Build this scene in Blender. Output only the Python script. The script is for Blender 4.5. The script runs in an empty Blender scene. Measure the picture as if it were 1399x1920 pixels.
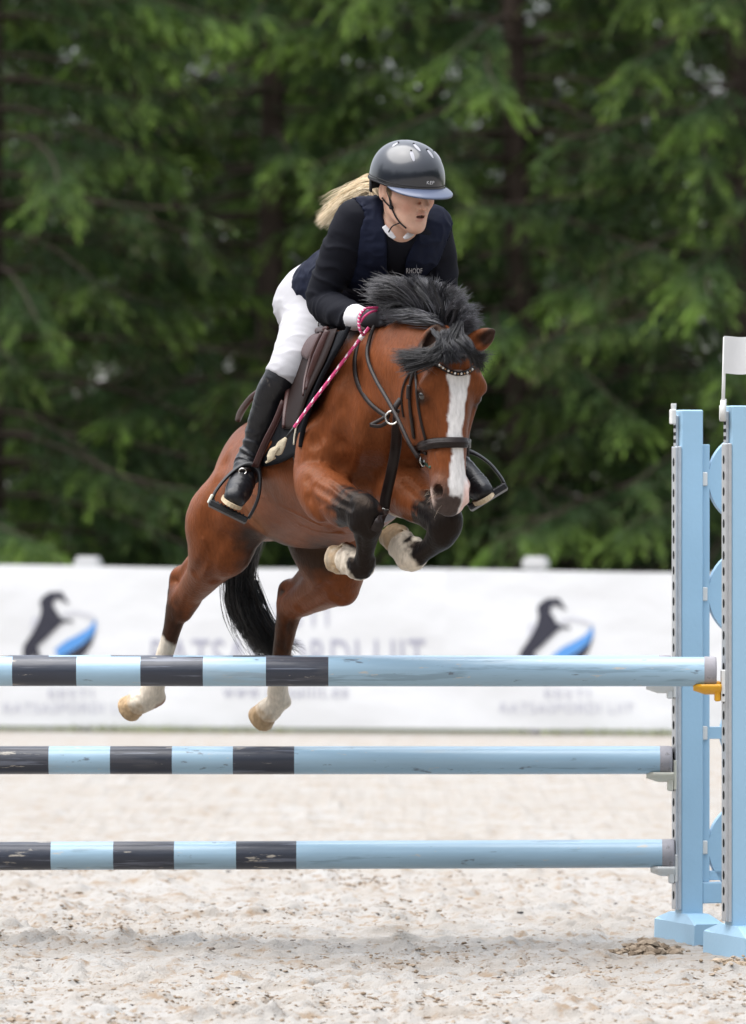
import bpy, bmesh, math, random
import numpy as np
from mathutils import Vector, Matrix

# ------------------------------------------------------------------ camera, sky, sun, exposure
S = bpy.context.scene
COL = S.collection
CAMY, CAMZ, FPX = -22.0, 1.40, 12210.0      # camera stands 22 m before the fence pole, eye height 1.4 m
cam_d = bpy.data.cameras.new('camera')
cam = bpy.data.objects.new('camera', cam_d); COL.objects.link(cam)
cam.location = (0, CAMY, CAMZ); cam.rotation_euler = (math.radians(90), 0, 0)
cam_d.sensor_fit = 'HORIZONTAL'; cam_d.sensor_width = 24.0; cam_d.lens = 24.0 * FPX / 1399.0
cam_d.shift_y = 50.0 / 1399.0
cam_d.clip_start = 0.5; cam_d.clip_end = 3000
cam_d.dof.use_dof = True; cam_d.dof.focus_distance = 21.7; cam_d.dof.aperture_fstop = 3.9
cam_d.dof.aperture_blades = 0
S.camera = cam

SUN_EL, SUN_AZ = math.radians(70), math.radians(262)   # azimuth of the sun, clockwise from +Y
W = bpy.data.worlds.new('World'); S.world = W; W.use_nodes = True
wn, wl = W.node_tree.nodes, W.node_tree.links
wn.clear()
w_out = wn.new('ShaderNodeOutputWorld'); w_bg = wn.new('ShaderNodeBackground')
w_sky = wn.new('ShaderNodeTexSky'); w_sky.sky_type = 'NISHITA'; w_sky.sun_disc = False
w_sky.sun_elevation = SUN_EL; w_sky.sun_rotation = SUN_AZ
w_sky.air_density = 1.0; w_sky.dust_density = 0.6; w_sky.ozone_density = 1.0
w_hsv = wn.new('ShaderNodeHueSaturation'); w_hsv.inputs['Saturation'].default_value = 0.25   # thin even cloud
wl.new(w_sky.outputs[0], w_hsv.inputs['Color']); # even cloud cover: brighter overhead than at the horizon
w_tc = wn.new('ShaderNodeTexCoord'); w_sx = wn.new('ShaderNodeSeparateXYZ'); wl.new(w_tc.outputs['Generated'], w_sx.inputs[0])
w_mr = wn.new('ShaderNodeMapRange'); w_mr.inputs['From Min'].default_value = 0; w_mr.inputs['To Min'].default_value = .42; w_mr.inputs['To Max'].default_value = 2.3
wl.new(w_sx.outputs['Z'], w_mr.inputs['Value'])
w_mul = wn.new('ShaderNodeVectorMath'); w_mul.operation = 'SCALE'; wl.new(w_hsv.outputs[0], w_mul.inputs[0]); wl.new(w_mr.outputs[0], w_mul.inputs['Scale'])
wl.new(w_mul.outputs[0], w_bg.inputs['Color'])
wl.new(w_bg.outputs[0], w_out.inputs['Surface'])
w_bg.inputs['Strength'].default_value = 0.12
sun_d = bpy.data.lights.new('sun', 'SUN'); sun = bpy.data.objects.new('sun', sun_d); COL.objects.link(sun)
sun_d.energy = 2.2; sun_d.angle = math.radians(72); sun_d.color = (1.0, 0.965, 0.92)
_sd = Vector((math.sin(SUN_AZ) * math.cos(SUN_EL), math.cos(SUN_AZ) * math.cos(SUN_EL), math.sin(SUN_EL)))
sun.rotation_euler = (-_sd).to_track_quat('-Z', 'Y').to_euler(); sun.location = (0, 0, 30)
S.view_settings.view_transform = 'Standard'; S.view_settings.look = 'None'
S.view_settings.exposure = 1.27; S.view_settings.gamma = 1.0; S.view_settings.use_curve_mapping = False
S.render.engine = 'CYCLES'
S.cycles.use_denoising = True
S.cycles.max_bounces = 8
RNG = np.random.default_rng(7)

# ------------------------------------------------------------------ helpers
def link(o, parent=None):
    COL.objects.link(o)
    if parent is not None: o.parent = parent
    return o
def tag(o, label=None, cat=None, group=None, kind=None):
    if label: o['label'] = label
    if cat: o['category'] = cat
    if group: o['group'] = group
    if kind: o['kind'] = kind
    return o
def empty(name, label=None, cat=None, group=None, loc=(0, 0, 0), rz=0.0):
    o = bpy.data.objects.new(name, None); o.location = loc; o.rotation_euler = (0, 0, rz)
    o.empty_display_size = 0.1
    link(o); return tag(o, label, cat, group)
def mesh_obj(name, verts, faces, mat=None, parent=None, smooth=True, mats=None, midx=None):
    me = bpy.data.meshes.new(name)
    verts = np.asarray(verts, dtype=np.float64).reshape(-1, 3)
    if isinstance(faces, np.ndarray):
        n = faces.shape[1]
        me.vertices.add(len(verts)); me.vertices.foreach_set('co', verts.ravel())
        me.loops.add(faces.size); me.loops.foreach_set('vertex_index', faces.astype(np.int32).ravel())
        me.polygons.add(len(faces))
        me.polygons.foreach_set('loop_start', np.arange(0, faces.size, n, dtype=np.int32))
        me.polygons.foreach_set('loop_total', np.full(len(faces), n, dtype=np.int32))
        me.update(calc_edges=True)
    else:
        me.from_pydata([tuple(v) for v in verts], [], [tuple(int(i) for i in f) for f in faces]); me.update()
        bm = bmesh.new(); bm.from_mesh(me); bmesh.ops.recalc_face_normals(bm, faces=bm.faces[:]); bm.to_mesh(me); bm.free(); me.update()
    if mats:
        for m in mats: me.materials.append(m)
    elif mat: me.materials.append(mat)
    if midx is not None: me.polygons.foreach_set('material_index', np.asarray(midx, dtype=np.int32))
    me.polygons.foreach_set('use_smooth', np.full(len(me.polygons), bool(smooth)))
    o = bpy.data.objects.new(name, me); link(o, parent)
    return o
def set_col(o, cols, name='tone'):
    a = o.data.color_attributes.new(name, 'FLOAT_COLOR', 'POINT')
    c = np.ones((len(o.data.vertices), 4), dtype=np.float32); c[:, :3] = cols
    a.data.foreach_set('color', c.ravel())
def P(px, py, y=0.0):
    d = y - CAMY
    return np.array(((px - 699.5) / FPX * d, y, CAMZ - (py - 1010.0) / FPX * d))
def Z(py, y=0.0): return CAMZ - (py - 1010.0) / FPX * (y - CAMY)
def X(px, y=0.0): return (px - 699.5) / FPX * (y - CAMY)
def nrm(v):
    v = np.asarray(v, dtype=float); return v / (np.linalg.norm(v, axis=-1, keepdims=True) + 1e-12)

class MB:
    """collects simple solids into one mesh"""
    def __init__(s): s.v, s.f, s.m = [], [], []
    def add(s, verts, faces, m=0):
        o = len(s.v); s.v += [tuple(map(float, q)) for q in verts]
        s.f += [tuple(o + i for i in f) for f in faces]; s.m += [m] * len(faces)
    def box(s, lo, hi, m=0, bev=0.0):
        x0, y0, z0 = lo; x1, y1, z1 = hi
        if bev <= 0:
            v = [(x, y, z) for z in (z0, z1) for y in (y0, y1) for x in (x0, x1)]
            s.add(v, [(0, 2, 3, 1), (4, 5, 7, 6), (0, 1, 5, 4), (2, 6, 7, 3), (0, 4, 6, 2), (1, 3, 7, 5)], m); return
        b = min(bev, (x1-x0)*.45, (y1-y0)*.45, (z1-z0)*.45)
        o = len(s.v); idx = {}
        def vid(q):
            q = tuple(round(c, 7) for c in q)
            if q not in idx: idx[q] = len(s.v); s.v.append(q)
            return idx[q]
        L, H = (x0, y0, z0), (x1, y1, z1)
        def cp(sg, ax):   # vertex of corner sg lying on face ax
            return vid([ (H[i] if sg[i] > 0 else L[i]) if i == ax else ((H[i]-b) if sg[i] > 0 else (L[i]+b)) for i in range(3)])
        for ax in range(3):
            u, w = (ax+1) % 3, (ax+2) % 3
            for sg in (1, -1):
                q = []
                for (a, c) in ((-1, -1), (1, -1), (1, 1), (-1, 1)):
                    g = [0, 0, 0]; g[ax] = sg; g[u] = a; g[w] = c; q.append(cp(g, ax))
                if sg < 0: q.reverse()
                s.f.append(tuple(q)); s.m.append(m)
        for ax in range(3):            # edge chamfers along ax
            u, w = (ax+1) % 3, (ax+2) % 3
            for a in (1, -1):
                for c in (1, -1):
                    g0 = [0, 0, 0]; g0[ax] = -1; g0[u] = a; g0[w] = c
                    g1 = list(g0); g1[ax] = 1
                    q = [cp(g0, u), cp(g1, u), cp(g1, w), cp(g0, w)]
                    if a * c > 0: q.reverse()
                    q.reverse()
                    s.f.append(tuple(q)); s.m.append(m)
        for sx in (1, -1):
            for sy in (1, -1):
                for sz in (1, -1):
                    g = (sx, sy, sz); q = [cp(g, 0), cp(g, 1), cp(g, 2)]
                    if sx * sy * sz < 0: q.reverse()
                    s.f.append(tuple(q)); s.m.append(m)
    def prism(s, poly, z0, z1, m=0, axes=(0, 1, 2)):
        """poly in plane (axes[0],axes[1]) extruded along axes[2]"""
        n = len(poly); v = []
        for zz in (z0, z1):
            for (a, b) in poly:
                q = [0, 0, 0]; q[axes[0]] = a; q[axes[1]] = b; q[axes[2]] = zz; v.append(q)
        f = [tuple(range(n))[::-1], tuple(range(n, 2*n))]
        for i in range(n):
            j = (i+1) % n; f.append((i, j, n+j, n+i))
        s.add(v, f, m)
    def tube(s, pts, rad, n=8, m=0, cap=True, flat=None):
        v, f = tube_geo(pts, rad, n, cap, flat); s.add(v, f, m)
    def build(s, name, mat=None, parent=None, smooth=False, mats=None):
        return mesh_obj(name, s.v, s.f, mat, parent, smooth, mats, s.m if mats else None)
def frames(pts):
    pts = np.asarray(pts, float); t = nrm(np.gradient(pts, axis=0))
    up = np.array((0, 0, 1.0)) if abs(t[0, 2]) < .9 else np.array((1.0, 0, 0))
    a = nrm(np.cross(t[0], up)); A = [a]
    for i in range(1, len(pts)):
        a = a - t[i] * np.dot(a, t[i]); a = nrm(a); A.append(a)
    A = np.array(A); B = np.cross(t, A); return t, A, B
def tube_geo(pts, rad, n=8, cap=True, flat=None):
    pts = np.asarray(pts, float); k = len(pts)
    rad = np.full(k, rad) if np.isscalar(rad) else np.asarray(rad, float)
    t, A, B = frames(pts); ang = np.arange(n) * 2 * math.pi / n
    v = pts[:, None] + rad[:, None, None] * (np.cos(ang)[None, :, None] * A[:, None] + np.sin(ang)[None, :, None] * B[:, None])
    v = v.reshape(-1, 3); f = []
    for i in range(k - 1):
        for j in range(n):
            j2 = (j+1) % n; f.append((i*n+j, i*n+j2, (i+1)*n+j2, (i+1)*n+j))
    if cap: f.append(tuple(range(n))[::-1]); f.append(tuple((k-1)*n + j for j in range(n)))
    return v, f
def crom(pts, n):
    """Catmull-Rom through rows of pts (any columns), n samples per span"""
    p = np.asarray(pts, float)
    if len(p) < 3: 
        t = np.linspace(0, 1, n+1)[:, None]; return p[0]*(1-t) + p[-1]*t
    q = np.vstack([2*p[0]-p[1], p, 2*p[-1]-p[-2]]); out = []
    for i in range(len(p)-1):
        a, b, c, d = q[i], q[i+1], q[i+2], q[i+3]
        for t in np.arange(n)/n:
            out.append(.5*((2*b)+(c-a)*t+(2*a-5*b+4*c-d)*t*t+(3*b-a-3*c+d)*t**3))
    out.append(p[-1]); return np.array(out)
# value noise
_LAT = np.random.default_rng(3).random((64, 64, 64)).astype(np.float32)
def noise3(x, y, z):
    x, y, z = np.broadcast_arrays(np.asarray(x, np.float32), np.asarray(y, np.float32), np.asarray(z, np.float32))
    xi, yi, zi = np.floor(x).astype(np.int64), np.floor(y).astype(np.int64), np.floor(z).astype(np.int64)
    fx, fy, fz = x-xi, y-yi, z-zi
    fx, fy, fz = [w*w*(3-2*w) for w in (fx, fy, fz)]
    r = 0
    for i in (0, 1):
        for j in (0, 1):
            for k in (0, 1):
                wgt = (fx if i else 1-fx)*(fy if j else 1-fy)*(fz if k else 1-fz)
                r = r + wgt*_LAT[(xi+i) & 63, (yi+j) & 63, (zi+k) & 63]
    return r
def fbm(x, y, z, oct=3):
    s, a, t = 0, 1, 0
    for o in range(oct):
        s = s + a*noise3(x*2**o+o*7.3, y*2**o+o*3.1, z*2**o+o*5.7); t += a; a *= .5
    return s/t

# ------------------------------------------------------------------ materials
def _n(nt, t, **kw):
    n = nt.nodes.new(t)
    for k, v in kw.items():
        if hasattr(n, k): setattr(n, k, v)
        else: n.inputs[k].default_value = v
    return n
def mat(name, col, rough=.5, spec=.5, var=None, bump=None, metal=0.0, attr=None, coat=0.0, sheen=0.0, spots=None, stretch=None, trans=0.0, sss=0.0, rnd=False):
    """col base colour; var=(scale, amount) tone noise; bump=(scale, strength m); spots=(scale, threshold, colour, amount)"""
    m = bpy.data.materials.new(name); m.use_nodes = True; nt = m.node_tree; L = nt.links
    b = nt.nodes['Principled BSDF']
    b.inputs['Roughness'].default_value = rough; b.inputs['Specular IOR Level'].default_value = spec
    b.inputs['Metallic'].default_value = metal; b.inputs['Coat Weight'].default_value = coat
    b.inputs['Coat Roughness'].default_value = .06
    if sheen: b.inputs['Sheen Weight'].default_value = sheen; b.inputs['Sheen Roughness'].default_value = .4
    if sss:
        b.inputs['Subsurface Weight'].default_value = sss; b.inputs['Subsurface Radius'].default_value = (.012, .005, .003); b.inputs['Subsurface Scale'].default_value = 1.0
    tc = _n(nt, 'ShaderNodeTexCoord'); vec = tc.outputs['Object']
    if rnd:          # every object gets its own part of the pattern
        oi = _n(nt, 'ShaderNodeObjectInfo'); sc_ = _n(nt, 'ShaderNodeMath', operation='MULTIPLY'); sc_.inputs[1].default_value = 37.0
        L.new(oi.outputs['Random'], sc_.inputs[0]); ad_ = _n(nt, 'ShaderNodeVectorMath', operation='ADD'); L.new(vec, ad_.inputs[0]); L.new(sc_.outputs[0], ad_.inputs[1]); vec = ad_.outputs[0]
    base_vec = vec
    if stretch:
        mp = _n(nt, 'ShaderNodeMapping'); mp.inputs['Scale'].default_value = stretch
        L.new(vec, mp.inputs['Vector']); vec = mp.outputs[0]
    if attr:
        at = _n(nt, 'ShaderNodeAttribute', attribute_name=attr); src = at.outputs['Color']
    else:
        rg = _n(nt, 'ShaderNodeRGB'); rg.outputs[0].default_value = (*col, 1); src = rg.outputs[0]
    if var:
        nz = _n(nt, 'ShaderNodeTexNoise', Scale=var[0], Detail=5.0, Roughness=.6); L.new(vec, nz.inputs['Vector'])
        mr = _n(nt, 'ShaderNodeMapRange'); mr.inputs['From Min'].default_value = .25; mr.inputs['From Max'].default_value = .75
        mr.inputs['To Min'].default_value = 1-var[1]; mr.inputs['To Max'].default_value = 1+var[1]
        L.new(nz.outputs[0], mr.inputs['Value'])
        mx = _n(nt, 'ShaderNodeVectorMath', operation='SCALE'); L.new(src, mx.inputs[0]); L.new(mr.outputs[0], mx.inputs['Scale']); src = mx.outputs[0]
    if spots:
        for sp in (spots if isinstance(spots, list) else [spots]):
            nz = _n(nt, 'ShaderNodeTexNoise', Scale=sp[0], Detail=4.0, Roughness=.65)
            v2 = base_vec
            if len(sp) > 4:
                mp = _n(nt, 'ShaderNodeMapping'); mp.inputs['Scale'].default_value = sp[4]; L.new(v2, mp.inputs['Vector']); v2 = mp.outputs[0]
            L.new(v2, nz.inputs['Vector'])
            mr = _n(nt, 'ShaderNodeMapRange'); mr.inputs['From Min'].default_value = sp[1]; mr.inputs['From Max'].default_value = sp[1]+.05
            mr.inputs['To Max'].default_value = sp[3]
            L.new(nz.outputs[0], mr.inputs['Value'])
            mi = _n(nt, 'ShaderNodeMix', data_type='RGBA'); L.new(mr.outputs[0], mi.inputs[0]); L.new(src, mi.inputs[6])
            mi.inputs[7].default_value = (*sp[2], 1); src = mi.outputs[2]
    L.new(src, b.inputs['Base Color'])
    if bump:
        nz = _n(nt, 'ShaderNodeTexNoise', Scale=bump[0], Detail=4.0); L.new(vec, nz.inputs['Vector'])
        bp = _n(nt, 'ShaderNodeBump', Distance=bump[1]); bp.inputs['Strength'].default_value = 1.0
        L.new(nz.outputs[0], bp.inputs['Height']); L.new(bp.outputs[0], b.inputs['Normal'])
    if trans:
        out = nt.nodes['Material Output']; tr = _n(nt, 'ShaderNodeBsdfTranslucent'); L.new(src, tr.inputs['Color'])
        ms = _n(nt, 'ShaderNodeMixShader'); ms.inputs[0].default_value = trans
        L.new(b.outputs[0], ms.inputs[1]); L.new(tr.outputs[0], ms.inputs[2]); L.new(ms.outputs[0], out.inputs['Surface'])
    return m
# ------------------------------------------------------------------ ground
def steps(lo, hi, a, b, fine, grow=1.12):
    mid = list(np.arange(a, b + 1e-6, fine)); l, d = [a], fine
    while l[-1] > lo: d *= grow; l.append(l[-1]-d)
    r, d = [mid[-1]], fine
    while r[-1] < hi: d *= grow; r.append(r[-1]+d)
    return np.array(l[::-1][:-1] + mid + r[1:])
def ground_h(x, y):
    z = (fbm(x*1.3, y*1.3, 0*x+.5, 3)-.5)*.045
    n = fbm(x*9, y*9, 0*x+9.5, 3)
    z = z + np.clip(n-.50, 0, 1)*.115
    n2 = fbm(x*30, y*30, 0*x+3.2, 2)
    g = np.random.default_rng(21)
    for i in range(95):       # hoof prints
        cy = -3.6+11*g.random(); cx = (g.random()-.5)*3.2; a = g.random()*3.14; rx, ry, dp = .055+.03*g.random(), .075+.04*g.random(), .012+.02*g.random()
        m = (np.abs(x-cx) < .35) & (np.abs(y-cy) < .35)
        if not m.any(): continue
        dx, dy = x[m]-cx, y[m]-cy; u, v = (dx*math.cos(a)+dy*math.sin(a))/rx, (-dx*math.sin(a)+dy*math.cos(a))/ry; q = np.sqrt(u*u+v*v)
        z[m] += -dp*np.exp(-q**4)+dp*.75*np.exp(-((q-1.35)/.35)**2)*(.5+.5*np.sin(3*np.arctan2(v, u)+i))
    patch = np.clip((fbm(x*1.1+4, y*.8, 0*x+1.7, 2)-.38)*4, 0, 1)
    z = z + np.clip(n2-.5, 0, 1)*.042*patch + (noise3(x*70, y*70, 0*x)-.5)*.006
    return z
gx = steps(-900, 900, -1.6, 1.6, .013, 1.16); gy = steps(-60, 2200, -3.7, 3.2, .013, 1.05)
GX, GY = np.meshgrid(gx, gy, indexing='xy')
fade = np.clip((14-np.abs(GX))/8, 0, 1)*np.clip((25-GY)/3, 0, 1)*np.clip((GY+16)/4, 0, 1)
GZ = ground_h(GX, GY)*fade - .02
foot_flat = np.exp(-(((GX-1.25)/.35)**2+((GY-.4)/.8)**2))
GZ = GZ*(1-.6*np.clip(foot_flat*1.4, 0, 1)) - .004
ny, nx = GX.shape; I = np.arange(ny*nx).reshape(ny, nx)
gf = np.stack([I[:-1, :-1], I[:-1, 1:], I[1:, 1:], I[1:, :-1]], -1).reshape(-1, 4)
def mat_sand():
    m = bpy.data.materials.new('arena sand'); m.use_nodes = True; nt = m.node_tree; L = nt.links; b = nt.nodes['Principled BSDF']
    b.inputs['Roughness'].default_value = .95; b.inputs['Specular IOR Level'].default_value = .15
    tc = _n(nt, 'ShaderNodeTexCoord'); v = tc.outputs['Object']
    def ramp(scale, lo, hi, det=4.0, sc=None):
        vv = v
        if sc:
            mp = _n(nt, 'ShaderNodeMapping'); mp.inputs['Scale'].default_value = sc; L.new(v, mp.inputs['Vector']); vv = mp.outputs[0]
        nz = _n(nt, 'ShaderNodeTexNoise', Scale=scale, Detail=det, Roughness=.62); L.new(vv, nz.inputs['Vector'])
        r = _n(nt, 'ShaderNodeMapRange'); r.inputs['From Min'].default_value = lo; r.inputs['From Max'].default_value = hi
        L.new(nz.outputs[0], r.inputs['Value']); return r.outputs[0]
    def mix(f, a, c):
        mi = _n(nt, 'ShaderNodeMix', data_type='RGBA'); L.new(f, mi.inputs[0])
        if isinstance(a, tuple): mi.inputs[6].default_value = (*a, 1)
        else: L.new(a, mi.inputs[6])
        mi.inputs[7].default_value = (*c, 1); return mi.outputs[2]
    c = mix(ramp(1.6, .35, .65), (.312, .302, .287), (.283, .260, .232))
    c = mix(ramp(3.2, .53, .70, 5, (.5, 1.6, 1)), c, (.245, .215, .182))
    c = mix(ramp(11, .54, .66, 6), c, (.235, .18, .13))
    c = mix(ramp(38, .60, .70, 3), c, (.16, .115, .08))
    c = mix(ramp(60, .66, .76, 3), c, (.40, .385, .365))
    # past the fence: forest floor
    sx = _n(nt, 'ShaderNodeSeparateXYZ'); L.new(v, sx.inputs[0])
    ad = _n(nt, 'ShaderNodeMath', operation='MULTIPLY_ADD'); L.new(sx.outputs[0], ad.inputs[0]); ad.inputs[1].default_value = .217; L.new(sx.outputs[1], ad.inputs[2])
    r = _n(nt, 'ShaderNodeMapRange'); r.inputs['From Min'].default_value = 25.6; r.inputs['From Max'].default_value = 26.0; L.new(ad.outputs[0], r.inputs['Value'])
    c = mix(r.outputs[0], c, (.045, .055, .02))
    L.new(c, b.inputs['Base Color'])
    nz = _n(nt, 'ShaderNodeTexNoise', Scale=140.0, Detail=4.0); L.new(v, nz.inputs['Vector'])
    bp = _n(nt, 'ShaderNodeBump', Distance=.006); L.new(nz.outputs[0], bp.inputs['Height']); L.new(bp.outputs[0], b.inputs['Normal'])
    return m
ground = mesh_obj('ground', np.stack([GX, GY, GZ], -1), gf, mat_sand()); tag(ground, kind='structure')
def gz(x, y):
    i = np.clip(np.searchsorted(gx, x)-1, 0, nx-2); j = np.clip(np.searchsorted(gy, y)-1, 0, ny-2)
    return GZ[j, i]
# clods and chips of footing
def lumps(name, n, smin, smax, pts_fn, m, flat=(.55, .9), seed=1, tone=None):
    g = np.random.default_rng(seed)
    # small icosahedron
    t = (1+5**.5)/2
    iv = nrm(np.array([(-1, t, 0), (1, t, 0), (-1, -t, 0), (1, -t, 0), (0, -1, t), (0, 1, t), (0, -1, -t), (0, 1, -t), (t, 0, -1), (t, 0, 1), (-t, 0, -1), (-t, 0, 1)]))
    it = np.array([(0,11,5),(0,5,1),(0,1,7),(0,7,10),(0,10,11),(1,5,9),(5,11,4),(11,10,2),(10,7,6),(7,1,8),(3,9,4),(3,4,2),(3,2,6),(3,6,8),(3,8,9),(4,9,5),(2,4,11),(6,2,10),(8,6,7),(9,8,1)])
    c = pts_fn(n, g); s = smin*(smax/smin)**(g.random(n)**2.2)
    v = iv[None]*(.6+.8*g.random((n, 12, 1)))
    v = v*(s[:, None, None]*np.stack([1+.8*g.random(n), .8+.5*g.random(n), flat[0]+(flat[1]-flat[0])*g.random(n)], -1)[:, None])
    a = g.random(n)*6.28; ca, sa = np.cos(a)[:, None], np.sin(a)[:, None]
    v = np.stack([v[..., 0]*ca-v[..., 1]*sa, v[..., 0]*sa+v[..., 1]*ca, v[..., 2]], -1)
    v = v + c[:, None]; f = (it[None]+12*np.arange(n)[:, None, None]).reshape(-1, 3)
    o = mesh_obj(name, v.reshape(-1, 3), f, m, None, False); tag(o, kind='stuff'); 
    if tone is not None:
        k = g.random(n); cc = np.array(tone[0])[None]*(1-k[:, None])+np.array(tone[1])[None]*k[:, None]; set_col(o, np.repeat(cc, 12, 0))
    return o
def scatter(n, g):
    y = -3.5 + 9.5*g.random(n)**1.15; x = (g.random(n)-.5)*2*(y+22)*.0585
    keep = fbm(x*1.2+9, y*1.0, 0*x+2.2, 2); idx = np.argsort(-(keep+g.random(n)*.32))[:n]
    x, y = x[idx], y[idx]
    return np.stack([x, y, gz(x, y)], -1)
def scatter_clumped(n, g):
    p = scatter(n*3, g); return p[:n]
m_clod = mat('damp clod', (.3, .22, .15), .95, .1, attr='tone', bump=(220, .003))
clods = lumps('sand_clods', 9500, .0025, .0105, scatter_clumped, m_clod, flat=(.35, .75), seed=4, tone=((.15, .105, .07), (.31, .25, .19)))
tag(clods, 'brown damp clods scattered over the pale sand', 'clods')
m_chip = mat('dark chip', (.07, .065, .06), .8, .3, attr='tone')
chips = lumps('footing_chips', 1700, .003, .011, scatter, m_chip, flat=(.2, .5), seed=9, tone=((.03, .03, .035), (.16, .12, .09)))
tag(chips, 'small dark chips lying on the pale sand', 'chips')
def heap(n, g):
    u = g.normal(size=(n, 2)); cx, cy = X(1215, .2), .25
    x = cx+u[:, 0]*.05; y = cy+u[:, 1]*.08
    return np.stack([x, y, gz(x, y)+.03*np.exp(-(u**2).sum(1)/1.5)], -1)
hp = lumps('dirt_heap', 200, .009, .024, heap, m_clod, seed=5, tone=((.16, .12, .085), (.30, .24, .18)))
tag(hp, 'dark heap of churned dirt beside the foot of the blue stand', 'dirt')
def heap2(n, g):
    u = g.normal(size=(n, 2)); x = X(1385, -.45)+u[:, 0]*.05; y = -.5+u[:, 1]*.08
    return np.stack([x, y, gz(x, y)+.008], -1)
tag(lumps('dirt_heap', 90, .006, .014, heap2, m_clod, seed=6, tone=((.25, .19, .13), (.42, .34, .26))), 'low crumbs of brown dirt in front of the flagged stand foot', 'dirt')

# ------------------------------------------------------------------ white banner fence
FA = np.array((-2.76, 26.15)); FB = np.array((2.13, 25.09)); FD = nrm(FB-FA); FN = np.array((FD[1], -FD[0]))
def fpt(s, z, off=0.0):
    q = FA + FD*s + FN*off; return np.array((q[0], q[1], z))
def s_at(px):           # where on the fence line a picture column meets it
    k = (px-699.5)/FPX      # x = k*(y+22)
    return (k*(FA[1]-CAMY)-FA[0])/(FD[0]-k*FD[1])
m_pvc = mat('white plastic', (.56, .56, .56), .45, .4, var=(6, .03))
m_ban = mat('white banner vinyl', (.70, .705, .715), .5, .4, var=(2, .02), bump=(1.5, .028), stretch=(1, .6, 1.5))
m_ink = mat('dark print', (.035, .035, .05), .6, .3)
m_inkpale = mat('grey blue print', (.38, .38, .46), .6, .3)
m_inkpaler = mat('pale print', (.48, .48, .55), .6, .3)
m_blue = mat('blue print', (.10, .29, .64), .5, .3)
m_silver = mat('silver print', (.55, .55, .6), .5, .3)
fence = empty('rail_fence', 'white plastic rail fence with capped posts carrying the banners', 'fence', loc=tuple(fpt(2.5, 0)))
finv = Matrix.Translation(-fence.location)
def fbox(mb, s0, s1, o0, o1, z0, z1):
    c = []
    for z in (z0, z1):
        for (s, o) in ((s0, o0), (s1, o0), (s1, o1), (s0, o1)): c.append(fpt(s, z, o)-np.array(fence.location))
    mb.add(c, [(3, 2, 1, 0), (4, 5, 6, 7), (0, 1, 5, 4), (1, 2, 6, 5), (2, 3, 7, 6), (3, 0, 4, 7)])
for px in (-690, 159, 1000, 1840):
    s = s_at(px); mb = MB(); fbox(mb, s-.06, s+.06, -.16, -.04, -.05, 1.19); po = mb.build('post', m_pvc, fence)
    mb = MB(); fbox(mb, s-.085, s+.085, -.185, -.015, 1.19, 1.245); fbox(mb, s-.07, s+.07, -.17, -.03, 1.245, 1.27); mb.build('post_cap', m_pvc, po)
for z in (.25, .62, 1.0):
    mb = MB(); fbox(mb, s_at(-900), s_at(2100), -.12, -.07, z, z+.12); mb.build('rail', m_pvc, fence)
def wav(s, z): 
    return .012*np.sin(s*2.1+z*1.3)+.020*(fbm(s*1.1+2, z*1.0, 0*s+.4, 1)-.5)+.011*np.sin(s*4.2+z*5+3*fbm(s*.9, z*.9, 0*s+8, 1))*np.clip(fbm(s*.7, z*.8, 0*s+5, 1), 0, 1)
def ztop(s): return 1.203-.0085*s + .006*np.cos(s*1.9)
def banner(name, pa, pb, label, grp='white banners hung along the fence'):
    s0, s1 = s_at(pa), s_at(pb); r = empty(name, label, 'banner', grp, loc=tuple(fpt((s0+s1)/2, 0)))
    ns, nz = 300, 44; s = np.linspace(s0, s1, ns); t = np.linspace(0, 1, nz); SS, TT = np.meshgrid(s, t, indexing='ij')
    ZZ = .015+TT*(ztop(SS)-.015); OO = wav(SS, ZZ)
    base = FA[None, None]+FD[None, None]*SS[..., None]; c = np.array(r.location)
    V = []
    for off in (.035, .032):
        q = base+FN[None, None]*(OO+off)[..., None]; V.append(np.concatenate([q, ZZ[..., None]], -1).reshape(-1, 3)-c)
    I = np.arange(ns*nz).reshape(ns, nz)
    f = np.stack([I[:-1, :-1], I[1:, :-1], I[1:, 1:], I[:-1, 1:]], -1).reshape(-1, 4)
    rim = np.concatenate([I[:, 0], I[-1, 1:], I[::-1, -1][1:], I[0, ::-1][1:]]); rim2 = np.roll(rim, -1); n = ns*nz
    f = np.vstack([f, f[:, ::-1]+n, np.stack([rim, rim+n, rim2+n, rim2], -1)[:-1]])
    mesh_obj('sheet', np.vstack(V), f, m_ban, r, False)
    return r
banners = [banner('banner', -700, 838, 'wide white banner with large grey lettering behind the hind legs'),
           banner('banner', 838, 2000, 'white banner with black rearing horse emblem right of the horse')]
def lay(b, verts, faces, m, name, off=.041):
    """place flat artwork: verts (picture px) on the banner"""
    c = np.array(b.location); out = []
    for (px, py) in verts:
        s = s_at(px); q = FA+FD*s; z = Z(py, q[1]); o = float(wav(np.array(s), np.array(z)))+off
        out.append(fpt(s, z, o)-c)
    return mesh_obj(name, out, faces, m, b, False)
def text_mesh(txt, size=1.0, space=1.0):
    cu = bpy.data.curves.new('txt', 'FONT'); cu.body = txt; cu.size = size; cu.align_x = 'CENTER'; cu.space_character = space; cu.resolution_u = 3
    o = bpy.data.objects.new('txt', cu); COL.objects.link(o)
    dg = bpy.context.evaluated_depsgraph_get(); me = bpy.data.meshes.new_from_object(o.evaluated_get(dg))
    v = np.array([q.co[:] for q in me.vertices]); f = [tuple(p.vertices) for p in me.polygons]
    bpy.data.objects.remove(o); bpy.data.curves.remove(cu); bpy.data.meshes.remove(me)
    return v, f
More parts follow.
